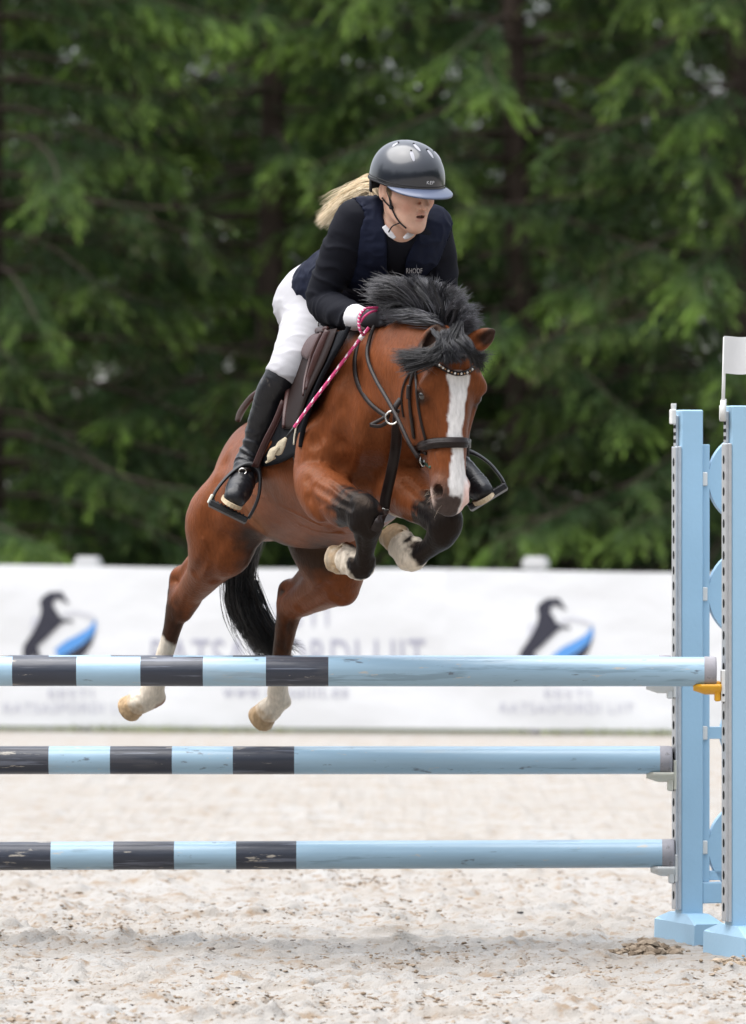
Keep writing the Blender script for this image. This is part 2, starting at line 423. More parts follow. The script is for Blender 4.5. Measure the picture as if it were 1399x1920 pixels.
def fit_text(txt, x0, x1, y0, y1, space=1.0):
    v, f = text_mesh(txt, 1.0, space); lo, hi = v.min(0), v.max(0)
    px = x0+(v[:, 0]-lo[0])/(hi[0]-lo[0])*(x1-x0); py = y1-(v[:, 1]-lo[1])/(hi[1]-lo[1])*(y1-y0)
    return list(zip(px, py)), f
def ban_text(b, txt, x0, x1, y0, y1, m, name='lettering', space=1.1):
    v, f = fit_text(txt, x0, x1, y0, y1, space); o = lay(b, v, f, m, name); o['kind'] = 'stuff'; return o
def ngon(b, pts, m, name, off=.041):
    from mathutils.geometry import tessellate_polygon
    tri = tessellate_polygon([[Vector((p[0], -p[1], 0)) for p in pts]])
    return lay(b, pts, [tuple(t) for t in tri], m, name, off)
ban_text(banners[0], 'RATSASPORDI LIIT', 286, 800, 1198, 1262, m_inkpale)
ban_text(banners[0], 'EESTI', 490, 618, 1133, 1175, m_inkpaler)
ban_text(banners[0], 'www.ratsaliit.ee', 420, 655, 1283, 1308, m_inkpale, space=1.25)
def emblem(b, dx, dy, tx):
    def T(p): return [(x+dx, y+dy) for x, y in p]
    hz = [(978,1222),(996,1196),(1008,1172),(1012,1156),(1009,1140),(1012,1134),(1018,1128),(1028,1122),(1040,1122),(1049,1121),(1056,1131),(1064,1144),(1059,1143),(1049,1136),(1040,1134),(1034,1140),(1034,1150),(1041,1158),(1046,1168),(1058,1174),(1070,1174),(1071,1182),(1066,1178),(1050,1180),(1040,1190),(1022,1208),(1004,1224),(1010,1246),(1022,1262),(1018,1270),(1006,1252),(996,1240),(986,1256),(980,1272),(974,1270),(978,1250),(976,1234)]
    ngon(b, T(hz), m_ink, 'horse_emblem', .0445)
    tl = [(1008,1170),(998,1168),(992,1176),(994,1188),(990,1198),(997,1194),(1003,1184)]
    ngon(b, T(tl), m_silver, 'tail_print', .043)
    ngon(b, T([(1112,1190),(1113,1178),(1108,1202),(1098,1228),(1080,1252),(1062,1268),(1048,1240),(1060,1226)][:1]+[(1113,1196),(1106,1218),(1096,1234),(1078,1256),(1060,1270),(1044,1244),(1070,1232),(1092,1218)]), m_ink, 'black_band', .042)
    ngon(b, T([(1113,1172),(1114,1190),(1106,1204),(1088,1220),(1066,1233),(1044,1246),(1036,1230),(1056,1214),(1080,1202),(1100,1190)]), m_blue, 'blue_band', .0435)
    ngon(b, T([(1050,1162),(1076,1157),(1098,1162),(1113,1169),(1114,1176),(1096,1168),(1076,1163),(1052,1168)]), m_silver, 'shield_rim', .043)
    ban_text(b, 'EESTI', tx+62, tx+146, 1292, 1308, m_inkpaler)
    ban_text(b, 'RATSASPORDI LIIT', tx-22, tx+228, 1318, 1337, m_inkpaler)
emblem(banners[1], 0, 0, 962)
emblem(banners[0], -930, -12, 32)

# ------------------------------------------------------------------ grass at the fence foot
def grass_strip():
    g = np.random.default_rng(12); n = 1000
    s = -1+8*g.random(n); den = fbm(s*1.1, 0*s, 0*s+3.3, 2); k = den+g.random(n)*.25 > .62; s = s[k]; n = len(s)
    o = .08+.12*g.random(n); h = .015+.035*g.random(n); a = g.random(n)*6.28
    b = FA[None]+FD[None]*s[:, None]+FN[None]*o[:, None]; B = np.concatenate([b, np.zeros((n, 1))-.015], 1)
    d = np.stack([np.cos(a), np.sin(a), 0*a], -1)*.008; tip = B+np.stack([np.cos(a*3)*.03, np.sin(a*3)*.03, h+.015], -1)
    v = np.stack([B-d, B+d, tip], 1).reshape(-1, 3); f = np.arange(3*n).reshape(n, 3)
    m = mat('fence grass', (.20, .23, .09), .8, .2)
    o_ = mesh_obj('grass', v, f, m, None, False); tag(o_, 'thin green grass growing along the foot of the banner fence', 'grass', kind='stuff')
grass_strip()
# ------------------------------------------------------------------ spruces behind the fence
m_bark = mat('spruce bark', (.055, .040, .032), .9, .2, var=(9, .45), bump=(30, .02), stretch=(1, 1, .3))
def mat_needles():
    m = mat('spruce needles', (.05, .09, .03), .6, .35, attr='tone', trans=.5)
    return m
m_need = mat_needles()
def spruce_geo(seed, H=17.0, R=3.5, zmax=8.8):
    g = np.random.default_rng(seed)
    tv = MB(); zs = np.linspace(-.1, zmax+2.5, 18)
    pts = np.stack([.05*np.sin(zs*.5+seed), .04*np.cos(zs*.4+seed*2), zs], -1)
    tv.tube(pts, .17*(1-zs/H)+.10*np.exp(-np.clip(zs, 0, 9)*3.0), 12)
    V, T = [], []; z = .35; limbs = MB()
    while z < zmax:
        nb = g.integers(4, 7); a0 = g.random()*6.28
        for b in range(nb):
            az = a0+b*6.283/nb+g.normal()*.25
            if seed == 11 and 3.0 < z < 5.0 and math.cos(az-4.31) > .45: continue      # boughs missing on one side
            Lb = R*(1-z/H)*(.62+.55*g.random())*(.8 if z < 1.0 else 1)
            up = .10+.10*g.random(); droop = .26+.26*g.random()
            n = 16; t = np.linspace(0, 1, n); rad = t*Lb
            zz = z+up*rad-droop*Lb*t**1.6+.22*Lb*np.clip(t-.70, 0, 1)**1.2
            bend = g.normal()*.25; ca, sa = np.cos(az+bend*t), np.sin(az+bend*t)
            C = np.stack([ca*rad, sa*rad, np.maximum(zz, .10)], -1)
            limbs.tube(C[::3], np.linspace(.024, .005, len(C[::3])), 4, cap=False)
            vig = .30+1.25*g.random()**1.1; tb = .62+.85*g.random()            # some boughs are lush, some are half dead
            nt = int(12*Lb*vig)
            tt = .20+.80*g.random(nt)**.75; ci = tt*(n-1); i0 = np.clip(ci.astype(int), 0, n-2); fr = (ci-i0)[:, None]
            base = C[i0]*(1-fr)+C[i0+1]*fr; tang = nrm(C[i0+1]-C[i0]); side = np.stack([-tang[:, 1], tang[:, 0], 0*tang[:, 0]], -1)
            sg = np.sign(g.random(nt)-.5)[:, None]; hang = g.random((nt, 1))
            d1 = nrm(tang*(.6+.4*g.random((nt, 1)))+side*sg*(.5+.5*g.random((nt, 1)))+np.array((0, 0, -1.0))*(.20+1.05*hang**1.3))
            l1 = (.30+.42*g.random(nt))*(1.15-.45*tt)
            m = 15                                # needle-clad twigs along each branchlet
            for k in range(m):
                u = (k+.2+.7*g.random(nt))/m
                p = base+d1*(l1*u)[:, None]+np.array((0, 0, -.26))*(l1*u*u)[:, None]
                s2 = (1 if k % 2 else -1)*nrm(np.cross(d1, np.array((0, 0, 1.0))+.3*g.normal(size=(nt, 3))))
                dd = nrm(d1*(.75+.3*g.random((nt, 1)))+s2*(.75-.35*u)[:, None]+np.array((0, 0, -.35))*g.random((nt, 1))+.15*g.normal(size=(nt, 3)))
                if k == m-1: dd = d1
                l2 = (.10+.10*g.random(nt))*(1.25-.65*u); w2 = .0075+.0065*g.random(nt)
                for rep in range(2):
                    wv = nrm(np.cross(dd, g.normal(size=(nt, 3))))
                    keep = g.random(nt) < np.clip((tt-.12)*2.6, .12, 1)
                    a = p; e = p+dd*l2[:, None]+np.array((0, 0, -.012)); m1 = p+dd*(l2*.45)[:, None]+wv*w2[:, None]; m2 = p+dd*(l2*.45)[:, None]-wv*w2[:, None]
                    quad = np.stack([a, m1, e, m2], 1)[keep]; V.append(quad)
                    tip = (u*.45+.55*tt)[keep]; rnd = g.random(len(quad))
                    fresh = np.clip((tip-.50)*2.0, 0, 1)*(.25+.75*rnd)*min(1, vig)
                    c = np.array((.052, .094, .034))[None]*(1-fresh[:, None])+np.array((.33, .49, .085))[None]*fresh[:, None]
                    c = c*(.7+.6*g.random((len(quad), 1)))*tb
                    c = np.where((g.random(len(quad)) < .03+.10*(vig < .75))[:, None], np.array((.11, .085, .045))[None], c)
                    T.append(np.repeat(c, 4, 0))
        z += .19+.15*g.random()
    V = np.concatenate(V).reshape(-1, 3); T = np.concatenate(T)
    return tv, limbs, V, T
SPR = []
for sd in (11, 23, 37):
    tv, lb, V, T = spruce_geo(sd)
    r = empty('spruce_tree', loc=(0, 0, 0))
    trunk = tv.build('trunk', m_bark, r, True)
    br = lb.build('branches', m_bark, r, True); br['kind'] = 'stuff'
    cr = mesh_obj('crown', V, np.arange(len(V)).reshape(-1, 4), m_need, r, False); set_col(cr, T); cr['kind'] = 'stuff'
    SPR.append(r)
def place_spruce(i, px, y, rz, sc, label):
    src = SPR[i]
    if 'label' in src:
        o = src.copy(); link(o)
        for ch in src.children:
            c = ch.copy(); link(c, o)
    else: o = src
    o.location = (X(px, y), y, 0); o.rotation_euler = (0, 0, rz); o.scale = (sc, sc, sc)
    tag(o, label, 'tree', 'spruces standing behind the fence')
place_spruce(0, 505, 39.5, .4, 1.0, 'dark green spruce with brown trunk showing left of the rider')
place_spruce(1, 965, 38.5, 2.2, 1.0, 'tall spruce with thick trunk rising behind the horse head')
place_spruce(2, -20, 38.0, 1.0, 1.05, 'spruce with low sweeping boughs at the left edge')
place_spruce(0, 1390, 37.5, 3.6, 1.02, 'spruce with bright tips above the white flag')
place_spruce(1, 270, 43.5, 4.4, 1.08, 'shaded spruce in the back row left of the rider')
place_spruce(2, 800, 44.0, 5.2, 1.08, 'shaded spruce in the back row directly behind the rider')
place_spruce(0, 1190, 43.0, 1.9, 1.1, 'shaded spruce in the back row left of the blue stands')
place_spruce(1, 60, 50.0, .9, 1.15, 'rearmost dark spruce seen past the left edge spruce')
place_spruce(0, 600, 50.0, 5.5, 1.1, 'rearmost dark spruce between the brown trunk and the rider')
place_spruce(1, 1255, 49.0, .6, 1.12, 'rearmost dark spruce filling the gap left of the blue stands')
place_spruce(2, 330, 50.5, 1.7, 1.1, 'rearmost dark spruce seen through the gaps left of the ponytail')
# the wood on the far side of the arena, behind the photographer (seen in the polished helmet)
def far_wood():
    g = np.random.default_rng(4); V, F = [], []
    for i in range(170):
        a = math.radians(-122+244*(i+.5*g.random())/170); d = 44+24*g.random(); cx, cy = d*math.sin(a), -8-d*math.cos(a); h = 13+10*g.random(); w = 2.4+1.8*g.random(); n = 9
        for lv in range(6):
            z0, z1 = h*lv/6.6, h*min(1, (lv+2.1)/6.6); r0 = w*(1-lv/6.6)**.8; o = len(V); V.append((cx, cy, z1))
            for k in range(n): q = 2*math.pi*k/n+g.random()*.5; rr = r0*(.7+.6*g.random()); V.append((cx+rr*math.cos(q), cy+rr*math.sin(q), z0+g.normal()*.3))
            F += [(o, o+1+k, o+1+(k+1) % n) for k in range(n)]
    o = mesh_obj('woods', V, F, mat('far spruce wood', (.035, .05, .025), .8, .2, var=(.6, .4)), None, False); tag(o, 'far line of dark spruces on the other side of the arena', 'woods', kind='stuff')
far_wood()
# ------------------------------------------------------------------ the oxer
YR = .73
BL = (.31, .49, .64)
m_blue_paint = mat('light blue paint', BL, .42, .45, var=(3, .05), bump=(60, .0006), spots=[(7, .73, (.5, .56, .6), .35)])
m_pole_blue = mat('pole blue paint', (.285, .425, .535), .33, .5, coat=.2, rnd=True, var=(7, .10), stretch=(.25, 1, 1), bump=(40, .0012),
    spots=[(16, .60, (.16, .24, .30), .55, (.15, 1.8, 1.8)), (30, .65, (.50, .46, .40), .8, (.35, 1.5, 1.5)), (13, .65, (.09, .10, .12), .75, (.7, 2.5, 2.5)), (3, .58, (.30, .36, .40), .35, (.5, 3, 3))])
m_pole_dark = mat('pole dark paint', (.026, .031, .047), .40, .45, coat=.15, rnd=True, var=(7, .25), stretch=(.25, 1, 1), bump=(40, .0014),
    spots=[(20, .575, (.15, .165, .21), .65, (.10, 2.4, 2.4)), (24, .63, (.42, .38, .32), .85, (.35, 1.8, 1.8)), (4, .55, (.07, .07, .08), .5, (.4, 3, 3))])
m_cap = mat('grey sleeve', (.30, .29, .31), .7, .3, var=(20, .2), spots=[(40, .62, (.16, .15, .15), .7)])
m_galv = mat('galvanised steel', (.56, .57, .59), .42, .5, metal=.75, var=(25, .1))
m_black = mat('black hole', (.012, .012, .013), .8, .2)
m_white = mat('white moulded plastic', (.64, .64, .62), .4, .5, var=(20, .04))
m_cream = mat('cream moulded plastic', (.55, .54, .46), .45, .5, var=(20, .05))
m_yellow = mat('yellow moulded plastic', (.72, .36, .015), .35, .5, var=(20, .05))
def pole(x0, bounds, zl, zr, y, r, capw, label, xe):
    """round pole from x0 to xe; bounds = [(x_start, 'd'|'l')]"""
    ro = empty('jump_pole', label, 'pole', 'striped poles of the jump', loc=((x0+xe)/2, y, (zl+zr)/2))
    ro.rotation_euler = (0, -math.atan2(zr-zl, xe-x0), 0); cx = (x0+xe)/2
    n = 40; ang = np.arange(n)*2*math.pi/n; g = np.random.default_rng(abs(int(zl*1000))+int(y*10))
    xs = [(x0, r*.97)]; mi = []
    segs = []
    bb = bounds+[(xe-capw, 'c')]
    for i, (bx, c) in enumerate(bb[:-1]):
        segs.append((bx, bb[i+1][0], c))
    V, F, Mi = [], [], []
    for (a, b, c) in segs:
        k = max(2, int((b-a)/.05)); base = len(V)
        for q in np.linspace(a, b, k+1):
            wob = 1+.006*np.sin(ang*3+q*2)+.004*np.sin(ang*5-q*7)
            for j in range(n): V.append((q-cx, math.cos(ang[j])*r*wob[j], math.sin(ang[j])*r*wob[j]))
        for i in range(k):
            for j in range(n):
                j2 = (j+1) % n; F.append((base+i*n+j, base+i*n+j2, base+(i+1)*n+j2, base+(i+1)*n+j)); Mi.append(1 if c == 'd' else 0)
    F.append(tuple(range(n))); Mi.append(0)
    mesh_obj('shaft', V, F, None, ro, True, [m_pole_blue, m_pole_dark], Mi)
    prof = [(xe-capw-.004, r*1.0), (xe-capw-.002, r*1.025), (xe-.008, r*1.03), (xe, r*.97), (xe+.001, r*.6), (xe+.001, 0.001)]
    V = [(q-cx, math.cos(t)*rr, math.sin(t)*rr) for q, rr in prof for t in ang]; F = []
    for i in range(len(prof)-1):
        for j in range(n):
            j2 = (j+1) % n; F.append((i*n+j, (i+1)*n+j, (i+1)*n+j2, i*n+j2))
    mesh_obj('end_sleeve', V, F, m_cap, ro, True)
    return ro
def bands(edges, y, x0):
    """edges px: alternate starting dark at edges[0]; before it light/dark repeated to the left"""
    e = [X(q, y) for q in edges]; w = e[1]-e[0]; out = []; x = e[0]; cols = []
    k = 0
    while x > x0: x -= w; k += 1
    c = 'd' if k % 2 == 0 else 'l'; b = [(x0, c)]; x += w; c = 'l' if c == 'd' else 'd'
    while x < e[0]-1e-6: b.append((x, c)); x += w; c = 'l' if c == 'd' else 'd'
    c = 'd'
    for q in e: b.append((q, c)); c = 'l' if c == 'd' else 'd'
    return b
xl = -2.32
pole(xl, bands([24, 144, 264, 381, 499, 616], 0, xl), Z(1258.5), Z(1259.5), 0, .0500, X(1343)-X(1322), 'nearest striped blue pole resting in the yellow cup', X(1343))
pole(xl, bands([-23, 92, 208, 325, 437, 549], YR, xl), Z(1255, YR), Z(1255.5, YR), YR, .0495, .039, 'striped pole half hidden straight behind the front top pole', X(1258, YR))
pole(xl, bands([-22, 92, 207, 323, 437, 552], YR, xl), Z(1425.5, YR), Z(1425.5, YR), YR, .0490, .039, 'striped blue pole at middle height on the rear stand', X(1260, YR))
pole(xl, bands([-18, 96, 213, 327, 443, 556], YR, xl), Z(1607.5, YR), Z(1600.5, YR), YR, .0495, .039, 'lowest striped blue pole, closest to the sand', X(1264, YR))

def stand(px_left, y, label, flag):
    yaw = math.radians(15.7)
    # origin: left front lower corner region of the upright, on the ground
    ro = empty('jump_stand', label, 'jump stand', 'blue wing stands of the jump', loc=(X(px_left, y)+.012, y+.03, 0), rz=yaw)
    H = 1.85; w, d = .080, .075
    mb = MB(); mb.box((0, -d/2, .075), (w, d/2, H), bev=.004); mb.build('upright', m_blue_paint, ro)
    # foot: bar running across, with sloping shoulders
    mb = MB(); hl = .222
    pr = [(-hl, .0), (-hl+.012, .062), (-.085, .092), (.085, .092), (hl-.012, .062), (hl, .0)]
    lo = [(-.033, 0), (-.030, .060), (-.008, .088), (w+.006, .088), (w+.028, .060), (w+.032, 0)]
    # prism with chamfered top: build as loft along y
    ys = [-hl, -hl+.004, -.10, .10, hl-.004, hl]; V = []; F = []
    for i, yy in enumerate(ys):
        top = .066 if abs(yy) > .2 else .092
        k = .97 if abs(yy) == hl else 1
        sec = [(-.016, -.03), (-.014, .060*k), (-.006 if top < .09 else .0, top*k), (w+.012 if top < .09 else w, top*k), (w+.028, .060*k), (w+.030, -.03)]
        V += [(a, yy, b) for a, b in sec]
    for i in range(len(ys)-1):
        for j in range(6):
            j2 = (j+1) % 6; F.append((i*6+j, i*6+j2, (i+1)*6+j2, (i+1)*6+j))
    F.append((5, 4, 3, 2, 1, 0)); F.append(tuple(len(V)-6+j for j in range(6)))
    mesh_obj('foot', V, F, m_blue_paint, ro, False)
    # steel track on the inner face
    mb = MB(); zt, zb = 1.722, .105
    mb.box((-.014, -.041, zb), (-.001, .030, zt), bev=.0015); mb.box((-.0225, -.0405, zb+.004), (-.0145, .004, zt-.002), bev=.001)
    tr = mb.build('track', m_galv, ro)
    sl = MB(); sl.add([(-.0232, -.018+.0095*math.cos(a), .015*math.sin(a)) for a in np.arange(12)*math.pi/6]+[(-.0205, -.018+.0095*math.cos(a), .015*math.sin(a)) for a in np.arange(12)*math.pi/6],
        [tuple(range(12))[::-1], tuple(range(12, 24))]+[(i, (i+1) % 12, 12+(i+1) % 12, 12+i) for i in range(12)])
    s0 = None
    for k in range(29):
        zz = zb+.05+.054*k
        if zz > zt-.03: break
        if s0 is None: s0 = sl.build('slot', m_black, tr); o = s0
        else: o = s0.copy(); link(o, tr)
        o.location = (0, 0, zz)
    mb = MB(); mb.box((-.0125, -.012, 1.724), (-.002, .014, 1.83), bev=.001); mb.build('clip_rail', m_galv, ro)
    for k, zz in enumerate((1.735, 1.76, 1.785)):
        mb = MB(); mb.box((-.0135, -.0125, zz), (-.0127, .010, zz+.012)); mb.build('rail_hole', m_black, ro)
    # flag holder
    mb = MB(); mb.box((-.032, -.026, 1.800), (-.0145, .004, 1.852), bev=.003); mb.tube([(-.02, -.012, 1.85), (-.021, -.012, 1.868)], .009, 10); mb.box((-.030, -.018, 1.858), (-.012, -.010, 1.872), bev=.001)
    mb.build('flag_holder', m_white, ro)
    # second thinner frame strip and wing panel of discs and rings
    t = .028; x0 = w+.002; yb = -.014
    mb = MB(); mb.box((x0, yb, .20), (x0+.030, yb+t, 1.73), bev=.002); fr = mb.build('frame_strip', m_blue_paint, ro)
    mb = MB(); mb.box((x0+.33, yb, .20), (x0+.36, yb+t, 1.73), bev=.002); mb.build('frame_strip', m_blue_paint, ro)
    mb = MB(); mb.box((x0+.364, -d/2, .075), (x0+.364+w, d/2, 1.80), bev=.004); mb.build('upright', m_blue_paint, ro)
    mb = MB(); mb.box((x0+.030, yb+.001, .205), (x0+.33, yb+t-.001, .238), bev=.002); mb.build('bottom_strip', m_blue_paint, ro)
    mb = MB(); mb.box((x0-.002, -.03, .125), (x0+.364, .03, .198), bev=.003); mb.build('bottom_rail', m_blue_paint, ro)
    cx = x0+.18
    def ringmesh(zc, R, hole, th=t):
        n = 48; a = np.arange(n)*2*math.pi/n; V, F = [], []
        hole = max(hole, .0005)
        for (rr, yy) in ((R, yb+.001), (R, yb+th-.001), (hole, yb+th-.001), (hole, yb+.001)):
            V += [(cx+rr*math.cos(q)*(.96 if rr == R else 1), yy, zc+rr*math.sin(q)) for q in a]
        for k in range(4):
            k2 = (k+1) % 4
            for j in range(n): F.append((k*n+j, k*n+(j+1) % n, k2*n+(j+1) % n, k2*n+j))
        return V, F
    for py, R, ho in ((898, .160, 0), (1114, .160, 0), (1375, .112, .07), (1590, .160, .075)):
        zc = Z(py, YR); V, F = ringmesh(zc, R, ho); mesh_obj('disc' if not ho else 'ring', V, F, m_blue_paint, ro, False)
        if R < .15:
            for (a, b) in ((x0+.030, cx-R*.93), (cx+R*.93, x0+.33)):
                mb = MB(); mb.box((a, yb+.002, zc-.021), (b, yb+t-.002, zc+.021), bev=.001); mb.build('cross_bar', m_blue_paint, ro)
        mb = MB(); mb.box((w-.001, -.022, zc-.024), (x0+.020, yb-.0015, zc+.024), bev=.003); mb.build('clip', m_white, ro)
    return ro
st_r = stand(1266, YR, 'blue wing stand farther back carrying three poles and an empty flag holder', False)
st_f = stand(1360, 0, 'nearest blue wing stand with the white flag on top', True)
def cup(px_tip, px_root, py, y, m, label, pyb, sz=1.0, plate=True):
    r = empty('jump_cup', label, 'jump cup', 'cups holding the pole ends', loc=tuple(P(px_root, py, y)))
    L = X(px_root, y)-X(px_tip, y); n = 14; w = .042
    # curved tongue: dished cross-section
    V, F = [], []; na = 9
    for i in range(n+1):
        t = i/n; x = -L+L*t; sag = .000+.012*(1-t)*0; taper = .35+.65*min(1, t*4)
        for j in range(na):
            q = (j/(na-1)-.5)*2; V.append((x, q*w*taper, .010*q*q+.006*(t < .04)))
        for j in range(na):
            q = ((na-1-j)/(na-1)-.5)*2; V.append((x, q*w*taper, .010*q*q-.010-.016*(1-q*q)*min(1, t*2+.15)))
    k = 2*na
    for i in range(n):
        for j in range(k): F.append((i*k+j, (i+1)*k+j, (i+1)*k+(j+1) % k, i*k+(j+1) % k))
    F.append(tuple(range(k))); F.append(tuple(n*k+j for j in range(k))[::-1])
    mesh_obj('tongue', V, F, m, r, True)
    mb = MB(); zb = -(pyb-py)/FPX*(y-CAMY); mb.box((-.022, -.024, zb), (-.002, .024, .008 if not plate else .02), bev=.004); mb.build('bracket', m, r)
    if plate: 
        mb = MB(); mb.box((-.0005, -.03, zb-.002), (.014, .022, .058), bev=.003); mb.build('back_plate', m_white, r)
        mb = MB(); mb.box((.003, -.0345, zb+.018), (.011, -.0300, zb+.026), bev=.002); mb.build('bolt', m_black, r)
    else:
        mb = MB(); mb.box((-.001, -.02, zb+.004), (.010, .02, .05), bev=.003); mb.build('back_plate', m, r)
cup(1300, 1352, 1288, -.005, m_yellow, 'yellow cup under the end of the nearest pole', 1315)
cup(1212, 1262, 1286, YR, m_white, 'white cup under the hidden rear top pole', 1310, plate=False)
cup(1212, 1263, 1452.5, YR, m_cream, 'cream cup under the middle pole', 1483, plate=False)
cup(1220, 1265, 1629, YR, m_white, 'white cup under the lowest pole', 1656, plate=False)
# flag
fl = empty('jump_flag', 'white flag on a white stick standing on the nearest blue stand', 'flag', loc=tuple(P(1356, 770, -.012)))
o = np.array(fl.location); mb = MB(); a, b = P(1355, 790, -.012)-o, P(1359.5, 632, -.012)-o
mb.tube([a, a*.5+b*.5, b], .0062, 10); mb.tube([a, a*.75+b*.25], [.0105, .0095], 10); mb.build('stick', m_white, fl, True)
V, F = [], []; nu, nv = 26, 12
for side in (0, .0012):
    for i in range(nu):
        for j in range(nv):
            u, v = i/(nu-1), j/(nv-1)
            q = P(1357+86*u-1.5*v, 631+70*v+5*math.sin(u*5.2-.5)*(.35+.65*u)-4*u, 0)-o; V.append((q[0], -.012+.022*math.sin(u*6.0+v*.8)*u+side, q[2]))
n = nu*nv
for i in range(nu-1):
    for j in range(nv-1):
        q = (i*nv+j, (i+1)*nv+j, (i+1)*nv+j+1, i*nv+j+1); F.append(q); F.append(tuple(n+k for k in q[::-1]))
mesh_obj('cloth', V, F, mat('white flag cloth', (.66, .66, .66), .8, .2, trans=.25), fl, True)
# ------------------------------------------------------------------ implicit bodies
def smin(a, b, k):
    if k <= 0: return np.minimum(a, b)
    h = np.clip(.5+.5*(b-a)/k, 0, 1); return b*(1-h)+a*h-k*h*(1-h)
class Field:
    swell = 0.0
    def __init__(s, lo, hi, vox):
        s.lo = np.array(lo, float); s.vox = vox
        s.n = np.ceil((np.array(hi)-s.lo)/vox).astype(int)+1
        s.a = np.full(s.n, 1.0, np.float32)
        s.ax = [(s.lo[i]+np.arange(s.n[i])*vox).astype(np.float32) for i in range(3)]
    def box(s, lo, hi):
        i0 = np.clip(np.floor((np.array(lo)-s.lo)/s.vox).astype(int), 0, s.n-1); i1 = np.clip(np.ceil((np.array(hi)-s.lo)/s.vox).astype(int)+1, 0, s.n)
        sl = tuple(slice(a, b) for a, b in zip(i0, i1))
        x, y, z = [s.ax[i][sl[i]] for i in range(3)]
        return sl, x[:, None, None], y[None, :, None], z[None, None, :]
    def put(s, lo, hi, fn, k=.02, op='u'):
        m = k+.03; sl, x, y, z = s.box(np.array(lo)-m, np.array(hi)+m)
        if min(q.stop-q.start for q in sl) <= 0: return
        d = fn(x, y, z)
        if op == 'u': s.a[sl] = smin(s.a[sl], d, k)
        elif op == 's': s.a[sl] = -smin(-s.a[sl], d, k)
        elif op == 'i': s.a[sl] = -smin(-s.a[sl], -d, k)
    def tube(s, pts, k=.03, op='u', flat=None, n=5, grow=0.0, spline=True):
        """pts rows (x,y,z,r); flat=(axis, factor): squash across axis"""
        p = np.array([[*q[:3], q[3]] for q in pts], float)
        if spline and len(p) > 2: p = crom(p, n)
        p[:, 3] = np.maximum(p[:, 3]+grow+(s.swell*k if op == 'u' else 0), .001)
        m = k+.03; r = p[:, 3].max(); sl, x, y, z = s.box(p[:, :3].min(0)-r-m, p[:, :3].max(0)+r+m)
        if min(q.stop-q.start for q in sl) <= 0: return
        D = np.full(s.a[sl].shape, 1.0, np.float32); lo0 = np.array([x.min(), y.min(), z.min()])
        for a, b in zip(p[:-1], p[1:]):
            rr = max(a[3], b[3])+m; lo, hi = np.minimum(a[:3], b[:3])-rr, np.maximum(a[:3], b[:3])+rr
            i0 = np.clip(np.floor((lo-lo0)/s.vox).astype(int), 0, None); i1 = np.clip(np.ceil((hi-lo0)/s.vox).astype(int)+1, 0, None)
            q = tuple(slice(u, v) for u, v in zip(i0, i1)); xx, yy, zz = x[q[0]], y[:, q[1]], z[:, :, q[2]]
            if min(xx.size, yy.size, zz.size) == 0: continue
            D[q] = np.minimum(D[q], _cap(xx, yy, zz, a, b, flat))
        if op == 'u': s.a[sl] = smin(s.a[sl], D, k)
        elif op == 's': s.a[sl] = -smin(-s.a[sl], D, k)
    def blob(s, c, rad, axes=None, k=.03, op='u'):
        c = np.asarray(c, float); R = np.eye(3) if axes is None else np.asarray(axes, float); rad = np.asarray(rad, float); m = rad.max()
        def fn(x, y, z):
            dx, dy, dz = x-c[0], y-c[1], z-c[2]
            q = [(dx*R[i, 0]+dy*R[i, 1]+dz*R[i, 2]) for i in range(3)]
            k0 = np.sqrt(sum((q[i]/rad[i])**2 for i in range(3)))+1e-9; k1 = np.sqrt(sum((q[i]/rad[i]**2)**2 for i in range(3)))+1e-9
            return (k0*(k0-1)/k1).astype(np.float32)
        s.put(c-m, c+m, fn, k, op)
    def sample(s, pts):
        q = (np.asarray(pts)-s.lo)/s.vox; i = np.clip(np.floor(q).astype(int), 0, s.n-2); f = np.clip(q-i, 0, 1); r = 0
        for a in (0, 1):
            for b in (0, 1):
                for c in (0, 1):
                    w = (f[..., 0] if a else 1-f[..., 0])*(f[..., 1] if b else 1-f[..., 1])*(f[..., 2] if c else 1-f[..., 2])
                    r = r+w*s.a[i[..., 0]+a, i[..., 1]+b, i[..., 2]+c]
        return r
    def grad(s, p):
        e = s.vox; p = np.asarray(p); return nrm(np.stack([s.sample(p+np.eye(3)[i]*e)-s.sample(p-np.eye(3)[i]*e) for i in range(3)], -1))
    def cast(s, o, d, tmax=3.0, start=0.0):
        """first surface along rays; returns points, hit mask"""
        o = np.asarray(o, float); d = nrm(d); t = np.full(o.shape[:-1], float(start)); hit = np.zeros(t.shape, bool)
        for _ in range(140):
            p = o+d*t[..., None]; v = s.sample(p); inb = np.all((p > s.lo) & (p < s.lo+(s.n-1)*s.vox), -1)
            v = np.where(inb, v, .03); hit |= inb & (v < .0008)
            t = np.where(hit, t, t+np.clip(v*.7, .0008, .05))
        return o+d*t[..., None], hit
    def mesh(s, relax=1):
        A = s.a; ins = A < 0; cn = np.zeros(tuple(np.array(A.shape)-1), np.uint8)
        cor = [(i, j, k) for i in (0, 1) for j in (0, 1) for k in (0, 1)]
        sh = cn.shape
        for c in cor: cn += ins[c[0]:c[0]+sh[0], c[1]:c[1]+sh[1], c[2]:c[2]+sh[2]]
        act = np.argwhere((cn > 0) & (cn < 8)); nv = len(act)
        vid = np.full(sh, -1, np.int32); vid[tuple(act.T)] = np.arange(nv)
        vals = np.stack([A[act[:, 0]+c[0], act[:, 1]+c[1], act[:, 2]+c[2]] for c in cor], 1)
        acc = np.zeros((nv, 3)); cnt = np.zeros(nv)
